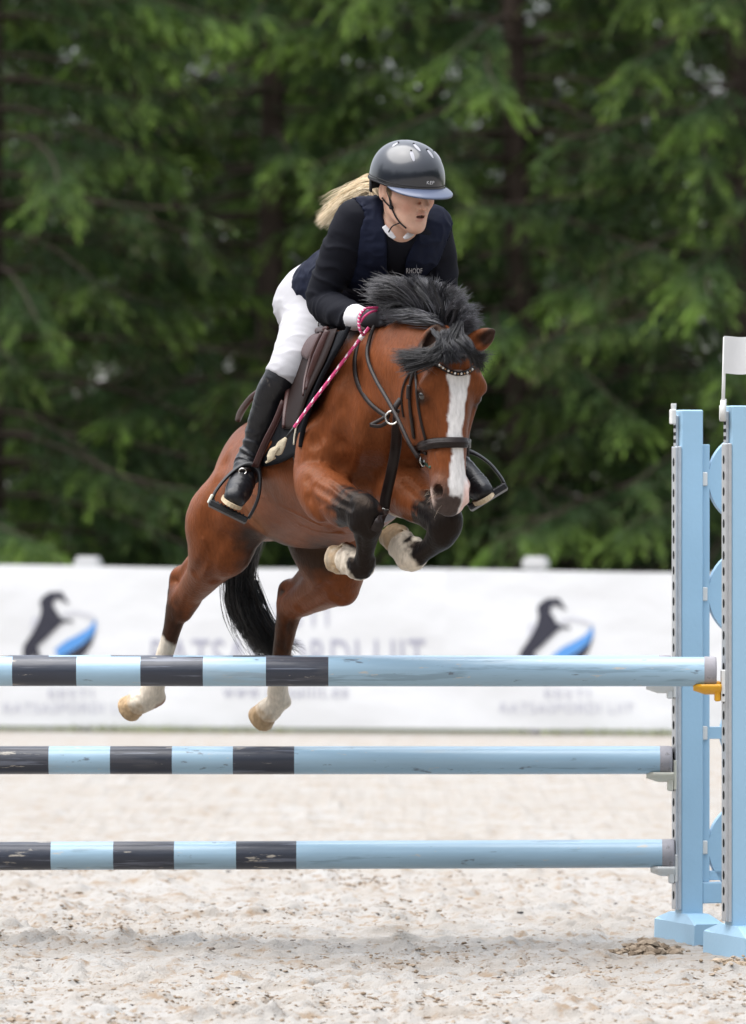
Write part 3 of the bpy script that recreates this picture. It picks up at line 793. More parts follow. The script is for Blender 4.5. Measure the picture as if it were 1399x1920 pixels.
        for i, c in enumerate(cor):
            for ax in range(3):
                if c[ax]: continue
                c2 = list(c); c2[ax] = 1; j = cor.index(tuple(c2))
                a, b = vals[:, i], vals[:, j]; x = (a < 0) != (b < 0); t = np.where(x, a/np.where(x, a-b, 1), 0)
                p = np.array(c, float)[None].repeat(nv, 0); p[:, ax] += t
                acc += p*x[:, None]; cnt += x
        V = s.lo+(act+acc/cnt[:, None])*s.vox
        F = []
        for ax in range(3):
            u, w = (ax+1) % 3, (ax+2) % 3
            i0 = [slice(None)]*3; i1 = [slice(None)]*3
            i0[ax] = slice(0, -1); i1[ax] = slice(1, None)
            x = ins[tuple(i0)] != ins[tuple(i1)]
            e = np.argwhere(x); ok = (e[:, u] > 0) & (e[:, w] > 0) & (e[:, u] < sh[u]) & (e[:, w] < sh[w]); e = e[ok]
            q = []
            for (du, dw) in ((-1, -1), (0, -1), (0, 0), (-1, 0)):
                g = e.copy(); g[:, u] += du; g[:, w] += dw; q.append(vid[tuple(g.T)])
            q = np.stack(q, 1); fl = ins[tuple(e.T)]; q[~fl] = q[~fl][:, ::-1]; F.append(q)
        F = np.concatenate(F); F = F[(F >= 0).all(1)]
        if (V[F[:, 0]]*np.cross(V[F[:, 1]], V[F[:, 2]])).sum() < 0: F = F[:, ::-1]
        for _ in range(relax):
            acc = np.zeros_like(V); cnt = np.zeros(len(V))
            for i in range(4):
                a, b = F[:, i], F[:, (i+1) % 4]
                for k in range(3):
                    acc[:, k] += np.bincount(a, V[b, k], len(V))+np.bincount(b, V[a, k], len(V))
                cnt += np.bincount(a, minlength=len(V))+np.bincount(b, minlength=len(V))
            V = V*.5+.5*acc/np.maximum(cnt, 1)[:, None]
        return V, F
def _cap(x, y, z, a, b, flat):
    ax, ay, az = [float(q) for q in a[:3]]; d = b[:3]-a[:3]
    if flat is not None:
        n, s = np.asarray(flat[0], float), 1/flat[1]-1
        n = n/np.linalg.norm(n)
        dx, dy, dz = x-ax, y-ay, z-az
        pn = (dx*n[0]+dy*n[1]+dz*n[2])*s
        dx, dy, dz = dx+pn*n[0], dy+pn*n[1], dz+pn*n[2]
        d = d+n*(d@n)*s; sc = flat[1]
    else:
        dx, dy, dz = x-ax, y-ay, z-az; sc = 1.0
    L = float(d@d)+1e-12
    t = np.clip((dx*d[0]+dy*d[1]+dz*d[2])/L, 0, 1)
    q = np.sqrt((dx-t*d[0])**2+(dy-t*d[1])**2+(dz-t*d[2])**2)-(a[3]+t*(b[3]-a[3]))
    return (q*(sc if sc < 1 else 1.0)).astype(np.float32) if sc < 1 else q.astype(np.float32)

# ------------------------------------------------------------------ the horse
HF = nrm(np.array((.32, -.888, .33))); HR = nrm(np.array((HF[1], -HF[0], 0))); HU = np.cross(HR, HF)
HO = P(655, 800, 0)
def L(a, b, c): return HO+HF*a+HR*b+HU*c
def toL(p): q = np.asarray(p)-HO; return np.stack([q@HF, q@HR, q@HU], -1)
def R(p, r): return (*p, r)
def Q(px, py, y, r): return (*P(px, py, y), r)      # r in metres
_LP = np.array([  # a, centre c, half width, half height, pear
    (-1.02, .02, .015, .03, .0), (-.97, .05, .12, .12, .05), (-.86, .065, .195, .168, .30), (-.70, .072, .248, .206, .40), (-.52, .018, .262, .272, .42),
    (-.30, -.004, .268, .310, .46), (-.05, -.035, .258, .325, .52), (.12, -.045, .232, .310, .50), (.26, -.035, .205, .290, .48), (.38, -.045, .190, .240, .30), (.46, -.05, .165, .19, .05), (.51, -.06, .09, .10, 0), (.53, -.06, .02, .03, 0)])
def barrel(x, y, z):
    q = [x-HO[0], y-HO[1], z-HO[2]]
    a = q[0]*HF[0]+q[1]*HF[1]+q[2]*HF[2]; b = q[0]*HR[0]+q[1]*HR[1]+q[2]*HR[2]; c = q[0]*HU[0]+q[1]*HU[1]+q[2]*HU[2]
    sp = crom(_LP, 6); sp = sp[np.argsort(sp[:, 0])]
    f = lambda i: np.interp(a, sp[:, 0], sp[:, i])
    c0, w, h, p = f(1), np.maximum(f(2), .01), np.maximum(f(3), .01), f(4)
    cc = (c-c0)/h; up = np.clip(cc, 0, 1.2)
    bw = np.abs(b)/(w*(1-p*up))
    e = 2.15
    rr = (bw**e+np.abs(cc)**e)**(1/e)
    d = (rr-1)*np.minimum(w, h)*.95
    d = np.where((a < -1.02) | (a > .53), np.maximum(d, np.maximum(-1.02-a, a-.53)), d)
    return d.astype(np.float32)

# head frame: ht down the face, hn out of the forehead, hl towards the horse's right
H0 = P(838, 648, -.80)
ht = nrm(np.array((.015, -.10, -.99))); hn = np.array((.45, -.89, .0)); hn = nrm(hn-ht*(hn@ht)); hl = np.cross(ht, hn); 
if hl[0] > 0: hl = -hl
HS = .925
def Hd(t, n, l): return H0+ht*t*HS+hn*n+hl*l
_HP = np.array([ # t, front, depth(half), half width, squareness
    (-.03, .02, .03, .03), (0, .045, .075, .070), (.05, .066, .115, .094), (.11, .078, .148, .110), (.18, .082, .165, .112), (.24, .078, .160, .098), (.30, .071, .130, .080),
    (.36, .066, .092, .066), (.42, .061, .074, .060), (.47, .058, .066, .059), (.52, .056, .060, .060), (.56, .044, .047, .052), (.585, .02, .026, .034), (.60, .0, .01, .012)])
def headf(x, y, z):
    q = [x-H0[0], y-H0[1], z-H0[2]]
    t = (q[0]*ht[0]+q[1]*ht[1]+q[2]*ht[2])/HS; n = q[0]*hn[0]+q[1]*hn[1]+q[2]*hn[2]; l = q[0]*hl[0]+q[1]*hl[1]+q[2]*hl[2]
    sp = crom(_HP, 6); f = lambda i: np.interp(t, sp[:, 0], sp[:, i])
    fr, dp, w = f(1), np.maximum(f(2), .008), np.maximum(f(3), .008)
    cn = (n-(fr-dp))/dp
    wn = w*np.where(cn > 0, 1-.20*np.clip(cn, 0, 1), 1-.22*np.clip(-cn, 0, 1))
    e = 2.5; rr = (np.abs(cn)**e+(np.abs(l)/wn)**e)**(1/e); d = (rr-1)*np.minimum(dp, w)*.95
    return np.where((t < -.03) | (t > .60), np.maximum(d, np.maximum(-.03-t, t-.60)), d).astype(np.float32)

hf = Field((-.98, -1.12, .60), (.50, 1.26, 2.20), .0052)
cor = np.array([L(a, b, c) for a in (-1.02, .53) for b in (-.27, .27) for c in (-.36, .34)])
hf.put(cor.min(0), cor.max(0), barrel, .03)
hf.swell = .22
# croup and buttocks
for sgn in (1, -1):
    hf.blob(L(-.70, .10*sgn, .09), (.20, .11, .165), [HF, HR, HU], .08)
# withers
hf.tube([R(L(-.25, 0, .255), .045), R(L(-.05, 0, .26), .04), R(L(.10, 0, .25), .045), R(L(.24, 0, .20), .06)], .08)
# neck
N = [R(L(.14, 0, .02), .150), R(L(.28, -.005, .055), .148), Q(742, 704, -.47, .148), Q(785, 694, -.63, .126), Q(822, 690, -.74, .105), Q(838, 678, -.785, .09)]
nl = nrm(np.array((-.90, -.43, 0)))
hf.tube(N, .06, flat=(nl, .80))
hf.tube([R(L(.14, 0, .22), .05), Q(705, 648, -.36, .055), Q(752, 634, -.52, .052), Q(800, 632, -.68, .046), Q(838, 645, -.78, .04)], .05)   # crest
hf.tube([Q(700, 760, -.44, .075), Q(745, 765, -.54, .07), Q(785, 752, -.64, .065)], .06)      # throat
# chest muscles
for sgn in (1, -1):
    hf.blob(L(.41, .08*sgn, -.125), (.105, .088, .135), [HF, HR, HU], .045)
    hf.tube([R(L(.33, .115*sgn, .06), .045), R(L(.39, .125*sgn, -.04), .060), R(L(.29, .14*sgn, -.15), .062), R(L(.13, .165*sgn, -.18), .050)], .05)   # shoulder point, upper arm
    hf.tube([R(L(.10, .060*sgn, .18), .035), R(L(.22, .10*sgn, .08), .045), R(L(.33, .12*sgn, -.04), .05)], .05)   # shoulder blade
hf.tube([R(L(.575, 0, -.02), .022), R(L(.572, 0, -.12), .024), R(L(.50, 0, -.27), .02)], .03, 's')       # groove
# legs
TH = .9
hf.tube([R(L(-.62, .115, -.02), .140), Q(424, 970, .60, .128), Q(413, 1018, .61, .106), Q(398, 1052, .65, .077), Q(380, 1082, .72, .055), Q(355, 1111, .82, .043), Q(338, 1130, .87, .0405), Q(328, 1160, .895, .030), Q(316, 1205, .925, .0235), Q(298, 1258, .955, .0235), Q(287, 1290, .975, .034), Q(279, 1308, .99, .035), Q(264, 1318, 1.01, .030)], .03)
hf.tube([Q(446, 1012, .57, .05), Q(432, 1040, .59, .045)], .05)   # stifle
hf.tube([Q(412, 1000, .68, .05), Q(384, 1040, .76, .040), Q(354, 1070, .84, .027), Q(334, 1080, .885, .022), Q(333, 1106, .885, .026)], .03)  # hock point and tendon
hf.tube([Q(356, 1128, .835, .024), Q(345, 1150, .86, .02)], .03)
hf.tube([Q(296, 1312, 1.0, .014), Q(290, 1306, .99, .02)], .02)
hf.tube([R(L(-.62, -.115, -.02), .140), Q(607, 985, .60, .132), Q(618, 1040, .57, .112), Q(628, 1082, .58, .088), Q(603, 1103, .66, .070), Q(573, 1124, .75, .050), Q(549, 1138, .82, .042), Q(538, 1168, .855, .034), Q(530, 1215, .895, .0275), Q(523, 1262, .94, .0245), Q(521, 1294, .965, .031), Q(521, 1314, .985, .033), Q(509, 1329, 1.005, .031)], .03)
hf.tube([Q(640, 1078, .53, .062), Q(645, 1110, .545, .035)], .04)
hf.tube([Q(600, 1050, .66, .05), Q(580, 1080, .74, .036), Q(557, 1097, .82, .024), Q(538, 1103, .86, .022), Q(537, 1128, .855, .026)], .03)
hf.tube([Q(534, 1318, .99, .013), Q(527, 1314, .99, .02)], .015)
# forelegs
hf.tube([R(L(.24, .17, -.14), .10), Q(603, 893, -.33, .088), Q(613, 924, -.43, .079), Q(640, 943, -.53, .063), Q(668, 958, -.61, .051), Q(684, 968, -.645, .046), Q(688, 990, -.63, .040), Q(687, 1018, -.60, .0275), Q(684, 1042, -.57, .024), Q(682, 1058, -.545, .029), Q(676, 1060, -.52, .042), Q(658, 1052, -.48, .040)], .03)
hf.tube([Q(660, 935, -.60, .025), Q(686, 946, -.655, .030), Q(700, 966, -.665, .028), Q(698, 990, -.65, .022)], .025)    # knee cap
hf.tube([Q(588, 905, -.40, .05), Q(600, 948, -.45, .045), Q(640, 963, -.52, .035)], .03)
hf.tube([R(L(.24, -.17, -.14), .10), Q(752, 905, -.36, .092), Q(775, 928, -.45, .080), Q(802, 950, -.54, .062), Q(822, 968, -.61, .053), Q(833, 978, -.645, .047), Q(828, 1002, -.63, .042), Q(813, 1020, -.60, .029), Q(795, 1034, -.57, .026), Q(780, 1044, -.545, .033), Q(772, 1043, -.52, .044), Q(758, 1026, -.48, .043)], .03)
hf.tube([Q(822, 950, -.63, .028), Q(842, 962, -.66, .030), Q(845, 985, -.66, .030), Q(832, 1006, -.65, .024)], .025)
# hooves as flared stubs
def hoof(p0, p1, r0, r1, k=.008):
    a, b = np.array(p0), np.array(p1); ax = nrm(b-a)
    def fn(x, y, z):
        dx, dy, dz = x-a[0], y-a[1], z-a[2]; t = dx*ax[0]+dy*ax[1]+dz*ax[2]; Ln = np.linalg.norm(b-a)
        ra = np.sqrt(np.maximum((dx-t*ax[0])**2+(dy-t*ax[1])**2+(dz-t*ax[2])**2, 0)); rr = r0+(r1-r0)*np.clip(t/Ln, 0, 1)
        d1, d2 = ra-rr, np.abs(t-Ln/2)-Ln/2
        q = .012
        return (np.minimum(np.maximum(d1+q, d2+q), 0)+np.sqrt(np.maximum(d1+q, 0)**2+np.maximum(d2+q, 0)**2)-q).astype(np.float32)
    lo = np.minimum(a, b)-max(r0, r1); hi = np.maximum(a, b)+max(r0, r1); hf.put(lo, hi, fn, k)
hoof(P(266, 1312, 1.0), P(238, 1332, 1.05), .038, .050, .016)
hoof(P(508, 1326, 1.0), P(486, 1351, 1.05), .038, .053, .016)
hoof(P(660, 1050, -.485), P(622, 1047, -.42), .040, .044, .02)
hoof(P(760, 1030, -.485), P(731, 1000, -.42), .042, .048, .02)
HOOF = ((P(266, 1312, 1.0), P(238, 1332, 1.05), .044), (P(508, 1326, 1.0), P(486, 1351, 1.05), .046), (P(660, 1050, -.485), P(622, 1047, -.42), .043), (P(760, 1030, -.485), P(731, 1000, -.42), .046))
# head
cor = np.array([Hd(t, n, l) for t in (-.03, .6) for n in (-.25, .1) for l in (-.12, .12)])
hf.put(cor.min(0), cor.max(0), headf, .035)
for sgn in (1, -1):
    hf.blob(Hd(.225, -.115, .058*sgn), (.115, .10, .038), [ht, hn, hl], .03)          # cheek plate
    hf.tube([R(Hd(.120, .045, .074*sgn), .018), R(Hd(.148, .036, .095*sgn), .020), R(Hd(.175, .012, .106*sgn), .012)], .035)   # brow
    hf.blob(Hd(.182, .016, .114*sgn), (.030, .026, .014), [ht, hn, hl], .012, 's')      # eye socket
    hf.blob(Hd(.182, .012, .092*sgn), (.026, .026, .022), [ht, hn, hl], .006)
    hf.tube([R(Hd(.172, .034, .100*sgn), .006), R(Hd(.162, .018, .1105*sgn), .0065), R(Hd(.170, -.006, .1115*sgn), .006)], .008)
    hf.tube([R(Hd(.215, -.01, .094*sgn), .012), R(Hd(.27, -.02, .08*sgn), .012), R(Hd(.33, -.025, .066*sgn), .009)], .02)    # facial crest
    hf.tube([R(Hd(.10, .03, .05*sgn), .03), R(Hd(.04, .0, .06*sgn), .03)], .03)
    hf.blob(Hd(.515, .020, .046*sgn), (.042, .030, .022), [ht, hn, hl], .02)             # nostril wing
    hf.blob(Hd(.520, .030, .054*sgn), (.026, .017, .017), [nrm(ht+.35*hl*sgn), hn, nrm(hl*sgn-.35*ht)], .006, 's')
hf.tube([R(Hd(.565, -.02, -.035), .018), R(Hd(.575, .0, 0), .024), R(Hd(.565, -.02, .035), .018)], .015)     # upper lip
hf.tube([R(Hd(.54, -.065, -.02), .022), R(Hd(.55, -.06, .02), .022)], .02)
hf.tube([R(Hd(.558, -.035, -.07), .006), R(Hd(.572, -.03, 0), .007), R(Hd(.558, -.035, .07), .006)], .008, 's')
# ears
def ear(base, tip, r, wide):
    b, t = np.array(base), np.array(tip); d = nrm(t-b); wdir = nrm(np.array(wide)-d*(np.array(wide)@d)); nn = np.cross(d, wdir)
    if nn[1] > 0: nn = -nn
    pts = [R(b-d*.02, r*.8), R(b+(t-b)*.25, r*1.05), R(b+(t-b)*.55, r*.92), R(b+(t-b)*.82, r*.5), R(t, r*.12)]
    hf.tube(pts, .012, flat=(nn, .60), n=4)
    cv = [R(b+(t-b)*.12+nn*r*.75, r*.40), R(b+(t-b)*.45+nn*r*.72, r*.52), R(b+(t-b)*.75+nn*r*.5, r*.28), R(b+(t-b)*.9+nn*r*.32, r*.06)]
    hf.tube(cv, .006, 's', n=4)
ear(P(803, 662, -.80), P(822, 610, -.82), .038, (1, -.35, 0))
ear(P(882, 650, -.80), P(926, 620, -.83), .032, (.4, -.3, .8))
# flank fold, muscles under the coat
hf.tube([R(L(-.42, .285, -.02), .03), R(L(-.46, .30, -.15), .03)], .06, 's')
hf.tube([R(L(.18, .262, .05), .014), R(L(.13, .285, -.10), .016), R(L(.06, .285, -.20), .014)], .05, 's')
# bumps of pastern, bulbs and knees
for q, rr in (((650, 1030, -.455), .026), ((672, 1066, -.53), .030), ((640, 1062, -.45), .026), ((690, 1050, -.555), .024), ((752, 1000, -.455), .028), ((778, 1022, -.53), .030), ((764, 1050, -.50), .030), ((745, 1022, -.45), .026),
              ((694, 955, -.68), .022), ((668, 985, -.66), .024), ((702, 985, -.665), .02), ((846, 970, -.68), .022), ((820, 990, -.665), .024), ((301, 1308, .985), .018), ((536, 1316, .98), .018)):
    hf.blob(P(*q), (rr, rr, rr), None, .018)
def onf(pxs, off=0.0):
    A = crom(np.array(pxs, float), 5); o = np.array([P(a, b, -1.35) for a, b in A]); d = np.array([P(a, b, -.35)-P(a, b, -1.35) for a, b in A]); p, h = hf.cast(o, d); p = p[h]
    return p+hf.grad(p)*off
def crease(pxs, r, depth, k):
    p = onf(pxs, r-depth)
    if len(p) > 2: hf.tube(np.hstack([p, np.full((len(p), 1), r)]), k, 's', spline=False)
def vein(pxs, r, k=.006):
    p = onf(pxs, -r*.35)
    if len(p) > 2: hf.swell = 0; hf.tube(np.hstack([p, np.linspace(r, r*.6, len(p))[:, None]]), k, 'u', spline=False)
for pxs, r_, d_, k_ in (
    ([(590, 912), (614, 926), (640, 944), (656, 952)], .014, .007, .012), ([(596, 942), (622, 956), (645, 966)], .012, .006, .012), ([(577, 900), (584, 930), (598, 952)], .016, .006, .014),
    ([(606, 900), (632, 915), (655, 935)], .010, .004, .010),
    ([(706, 790), (700, 850), (694, 905)], .035, .010, .03), ([(668, 700), (652, 760), (642, 820), (640, 868)], .032, .009, .03), ([(590, 826), (612, 818), (636, 830)], .025, .007, .02),
    ([(640, 760), (612, 790), (592, 830)], .02, .005, .02), ([(580, 935), (602, 972), (638, 1000)], .02, .007, .018), ([(478, 985), (456, 962), (440, 930)], .035, .012, .03),
    ([(402, 1090), (396, 1062), (404, 1032), (420, 1005)], .022, .008, .018), ([(366, 1075), (384, 1048), (396, 1012)], .020, .007, .018), ([(352, 1118), (345, 1145), (338, 1170)], .009, .004, .008),
    ([(560, 1140), (590, 1122), (612, 1100)], .022, .008, .018), ([(548, 1150), (542, 1185), (538, 1215)], .009, .004, .008), ([(640, 1085), (622, 1110), (640, 1128)], .02, .006, .016),
    ([(760, 900), (785, 925), (808, 950)], .014, .006, .012), ([(420, 870), (400, 930), (392, 990)], .04, .007, .03),
    ([(682, 985), (690, 1000)], .012, .005, .010), ([(676, 1010), (678, 1040)], .008, .004, .006), ([(640, 1036), (636, 1064)], .006, .0035, .005), ([(748, 985), (734, 1022)], .006, .0035, .005),
    ([(772, 790), (778, 830), (790, 850)], .018, .006, .014), ([(808, 770), (815, 800), (818, 835)], .016, .004, .014)):
    crease(pxs, r_, d_, k_)
for pxs, r_ in (([(600, 985), (560, 966), (510, 940), (470, 925)], .0055), ([(640, 1000), (600, 998), (560, 985)], .005), ([(605, 895), (625, 918), (640, 935), (652, 940)], .0045), ([(620, 900), (640, 912), (655, 928)], .004), ([(600, 955), (620, 948), (636, 955)], .004),
    ([(612, 770), (600, 800), (606, 840), (598, 868)], .0045), ([(800, 785), (812, 812), (808, 845)], .004), ([(818, 850), (826, 880), (820, 900)], .0035), ([(380, 1010), (392, 1040), (386, 1070)], .005), ([(660, 800), (668, 840), (660, 880)], .004), ([(600, 1090), (580, 1110), (560, 1122)], .005)):
    vein(pxs, r_)
for p0, p1, rr in HOOF:      # coronet groove
    ax = nrm(p1-p0); u_ = nrm(np.cross(ax, (0, 0, 1.0))); v_ = np.cross(ax, u_); c_ = p0+(p1-p0)*.42
    hf.tube([(*(c_+u_*rr*math.cos(q)+v_*rr*math.sin(q)), .0045) for q in np.linspace(0, 2*math.pi, 25)], .005, 's', spline=False)
HV, HFc = hf.mesh(1)
HN0 = hf.grad(HV)
HV = HV+HN0*((fbm(HV[:, 0]*13, HV[:, 1]*13, HV[:, 2]*10, 3)-.5)*.0065)[:, None]
def _dummy(): pass
_wh = np.minimum.reduce([np.linalg.norm(HV-P(*q), axis=1) for q in ((640, 1045, -.45), (672, 1060, -.52), (748, 1010, -.45), (772, 1042, -.52), (262, 1318, 1.0), (505, 1335, 1.0))])
HV = HV+HN0*((fbm(HV[:, 0]*55, HV[:, 1]*55, HV[:, 2]*55, 2)-.5)*.010*np.clip((.085-_wh)/.03, 0, 1))[:, None]
# coat colours at the vertices
def coat():
    br = np.array((.142, .0415, .0142)); c = np.repeat(br[None], len(HV), 0)
    lc = toL(HV); n1 = fbm(HV[:, 0]*5, HV[:, 1]*5, HV[:, 2]*5, 3); n2 = fbm(HV[:, 0]*38, HV[:, 1]*38, HV[:, 2]*38, 3)
    c = c*(.62+.76*n1)[:, None]
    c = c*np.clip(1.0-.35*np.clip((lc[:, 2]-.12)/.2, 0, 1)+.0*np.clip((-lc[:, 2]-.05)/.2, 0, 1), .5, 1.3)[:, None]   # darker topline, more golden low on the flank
    def seg(pts, rad, soft, col, amt=1.0, ns=.03):
        d = np.full(len(HV), 9.0)
        for a, b in zip(pts[:-1], pts[1:]):
            a, b = np.array(a), np.array(b); t = np.clip(((HV-a)@(b-a))/((b-a)@(b-a)), 0, 1)
            d = np.minimum(d, np.linalg.norm(HV-a-t[:, None]*(b-a), axis=1))
        d = d+(n2-.5)*ns*2
        w = np.clip((rad-d)/soft+.5, 0, 1)*amt; c[:] = c*(1-w[:, None])+np.array(col)[None]*w[:, None]
    blk = (.0055, .0052, .006); wht = (.56, .49, .40); tan = (.19, .09, .04)
    # lighter belly and flank, dark insides
    seg([L(-.40, 0, -.30), L(.2, 0, -.36)], .13, .2, tan, .05)
    seg([L(-.48, .24, -.2), L(-.55, .2, -.28)], .07, .12, tan, .6)
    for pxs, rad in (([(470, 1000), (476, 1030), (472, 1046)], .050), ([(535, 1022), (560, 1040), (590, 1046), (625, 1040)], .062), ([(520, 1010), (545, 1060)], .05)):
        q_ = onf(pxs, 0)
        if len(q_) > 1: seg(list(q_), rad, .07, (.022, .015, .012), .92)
    # forelegs
    seg([P(684, 985, -.62), P(684, 1040, -.56), P(676, 1066, -.52)], .10, .01, blk); seg([P(832, 985, -.63), P(800, 1030, -.58), P(772, 1045, -.52), P(756, 1028, -.48)], .10, .01, blk)
    seg([P(676, 955, -.66), P(686, 985, -.64), P(686, 1040, -.58)], .085, .03, blk)
    seg([P(668, 955, -.60), P(680, 985, -.60)], .075, .05, blk)
    seg([P(640, 932, -.56), P(672, 955, -.62)], .035, .06, blk, .8)
    seg([P(826, 960, -.62), P(836, 985, -.64), P(806, 1020, -.60)], .088, .03, blk)
    seg([P(622, 1046, -.42), P(650, 1054, -.48), P(668, 1066, -.50)], .054, .012, wht, 1, .012)
    seg([P(668, 1020, -.555), P(666, 1042, -.53), P(676, 1070, -.52)], .023, .01, wht, 1, .01)
    seg([P(699, 1062, -.53), P(684, 1074, -.53)], .020, .008, wht, 1, .008)
    seg([P(732, 998, -.42), P(756, 1032, -.48), P(770, 1052, -.52)], .062, .012, wht, 1, .014)
    seg([P(792, 1004, -.54), P(770, 1030, -.50)], .026, .01, wht, 1, .012)
    # hind legs
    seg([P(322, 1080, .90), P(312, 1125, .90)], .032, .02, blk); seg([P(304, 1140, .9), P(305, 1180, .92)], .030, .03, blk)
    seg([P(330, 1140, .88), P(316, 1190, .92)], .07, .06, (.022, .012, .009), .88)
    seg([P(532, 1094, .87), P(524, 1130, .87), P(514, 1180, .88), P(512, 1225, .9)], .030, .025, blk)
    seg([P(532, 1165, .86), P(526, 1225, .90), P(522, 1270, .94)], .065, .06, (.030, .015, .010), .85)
    seg([P(304, 1222, .94), P(286, 1290, .97), P(240, 1330, 1.02)], .062, .014, wht, 1, .012)
    seg([P(522, 1270, .95), P(521, 1310, .98), P(488, 1350, 1.02)], .066, .014, wht, 1, .012)
    # dirt and hoof horn
    for i, (p0, p1, rr) in enumerate(HOOF):
        ax = nrm(p1-p0); t = (HV-p0)@ax; ra = np.linalg.norm(HV-p0-t[:, None]*ax, axis=1); Ln = np.linalg.norm(p1-p0)
        w = np.clip((t/Ln-.42)/.04+.5, 0, 1)*(ra < rr+.02)*(t < Ln+.03)*.9
        st = .8+.4*noise3(t*160, HV[:, 0]*12, HV[:, 2]*12)
        c[:] = c*(1-w[:, None])+(np.array((.33, .225, .125) if i < 2 else (.36, .29, .21))[None]*st[:, None])*w[:, None]
    for a, b in ((P(246, 1326, 1.02), P(236, 1334, 1.03)), (P(490, 1346, 1.02), P(483, 1354, 1.03)), (P(640, 1048, -.44), P(626, 1046, -.42)), (P(740, 1006, -.44), P(733, 997, -.42))):
        seg([a, b], .052, .02, (.40, .27, .15), .62, .03); seg([a, a*.5+b*.5], .018, .03, (.2, .14, .1), .25, .02)
    # face
    nose = seg
    q = HV-H0; t = (q@ht)/HS; n = q@hn; l = q@hl; hd = (np.abs(l) < .14) & (t > -.04) & (t < .62) & (n > -.26) & (n < .13) & (HV[:, 1] < -.55)
    cx = np.interp(t, [.08, .2, .3, .4, .5, .58], [.004, .000, .010, -.002, -.010, -.018]); ww = np.interp(t, [.10, .115, .16, .22, .30, .34, .40, .46, .50, .56], [.018, .040, .033, .027, .024, .022, .025, .033, .040, .040])
    w = np.clip((ww-np.abs(l-cx)-(n2-.5)*.02)/.006+.5, 0, 1)*np.clip((t-.098)/.006, 0, 1)*np.clip((n+.0)/.01, 0, 1)*hd
    c[:] = c*(1-w[:, None])+np.array((.62, .60, .585))[None]*w[:, None]
    hd = hd & ((t < .42) | ((np.abs(l) < .085) & (n > -.11)))
    w = np.clip((t-.43)/.09, 0, 1)*hd*np.clip((np.abs(l-cx)-ww+.006)/.012, 0, 1)*.85; c[:] = c*(1-w[:, None])+np.array((.075, .052, .045))[None]*w[:, None]
    wk = np.clip(((t-.528)+(n2-.5)*.03-np.abs(l-.012)*.25)/.012, 0, 1)*hd*np.clip((l+.026+(n2-.5)*.02)/.008, 0, 1)*np.clip((.075-l)/.02, 0, 1); c[:] = c*(1-wk[:, None])+np.array((.05, .038, .036))[None]*wk[:, None]
    hd = hd & (np.abs(l) < .085) & (n > -.11)
    pk = np.clip((t-.47)/.05, 0, 1)*hd*np.clip((-.020-l)/.012, 0, 1)*np.clip((n+.02)/.02, 0, 1)*.9; c[:] = c*(1-pk[:, None])+np.array((.66, .45, .40))[None]*pk[:, None]
    pk = np.clip((t-.50)/.02, 0, 1)*hd*np.clip((l-.050)/.012, 0, 1)*np.clip((.02-n)/.02, 0, 1)*.9; c[:] = c*(1-pk[:, None])+np.array((.60, .46, .40))[None]*pk[:, None]
    for sgn in (1, -1):
        seg([Hd(.182, .014, .106*sgn), Hd(.189, .014, .106*sgn)], .026, .02, (.02, .015, .013), .9, .006)
        seg([Hd(.520, .030, .058*sgn), Hd(.52, .026, .045*sgn)], .016, .014, (.012, .008, .008), .95, .004)
    # ears
    seg([P(800, 656, -.83), P(812, 634, -.84), P(820, 614, -.845)], .038, .014, (.016, .010, .009), .96, .01)
    seg([P(912, 634, -.83), P(928, 619, -.835)], .026, .02, (.015, .010, .009), .95, .01); seg([P(896, 650, -.85), P(915, 634, -.85)], .016, .014, (.04, .02, .015), .8, .01)
    # mane line
    return c
m_coat = mat('horse coat', (.2, .07, .02), .42, .17, attr='tone', var=(90, .22), bump=(150, .0022), stretch=(1, 1, .30))
m_coat.node_tree.nodes['Principled BSDF'].inputs['Specular Tint'].default_value = (1.0, .70, .48, 1)
horse = empty('horse', 'bay horse with white blaze jumping over the striped poles', 'horse', loc=(0, 0, 0))
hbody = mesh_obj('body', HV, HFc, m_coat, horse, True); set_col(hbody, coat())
m_eye = mat('horse eye', (.012, .008, .006), .08, .6, coat=.6)
def ball(mb, c, r, ax=None, nu=20, nv=12):
    ax = np.eye(3) if ax is None else np.array(ax); r = np.ones(3)*r; V, F = [], []
    for i in range(nv+1):
        th = math.pi*i/nv
        for j in range(nu):
            ph = 2*math.pi*j/nu; q = np.array((math.sin(th)*math.cos(ph), math.sin(th)*math.sin(ph), math.cos(th)))*r
            V.append(np.asarray(c)+q@ax)
    for i in range(nv):
        for j in range(nu): F.append((i*nu+j, (i+1)*nu+j, (i+1)*nu+(j+1) % nu, i*nu+(j+1) % nu))
    mb.add(V, F)
for sgn in (1, -1):
    mb = MB(); ball(mb, Hd(.183, .016, .0985*sgn), (.0175, .018, .0155), [ht, hn, hl]); mb.build('eye', m_eye, horse, True)
# ------------------------------------------------------------------ the rider
person = empty('person', 'blond rider in black helmet, navy vest and white breeches crouched over the horse', 'person')
m_skin = mat('skin', (.60, .34, .25), .5, .35, attr='tone', sss=.25, bump=(300, .0008), var=(55, .07))
m_shirt = mat('black knit shirt', (.0065, .007, .011), .8, .12, bump=(500, .0006))
m_vest = mat('navy softshell', (.0042, .0065, .019), .75, .15, bump=(700, .0005), var=(14, .15))
m_bree = mat('white breeches cloth', (.405, .40, .42), .8, .2, bump=(400, .0006), var=(8, .03))
m_boot = mat('black boot leather', (.008, .008, .010), .34, .3, bump=(90, .0014), var=(12, .3), spots=(22, .62, (.07, .06, .05), .5))
m_sole = mat('tan sole', (.42, .34, .23), .8, .2, var=(40, .25))
m_glove = mat('black glove', (.012, .012, .016), .7, .3, bump=(300, .001))
m_cuffm = mat('white cuff cloth', (.56, .555, .575), .8, .2)
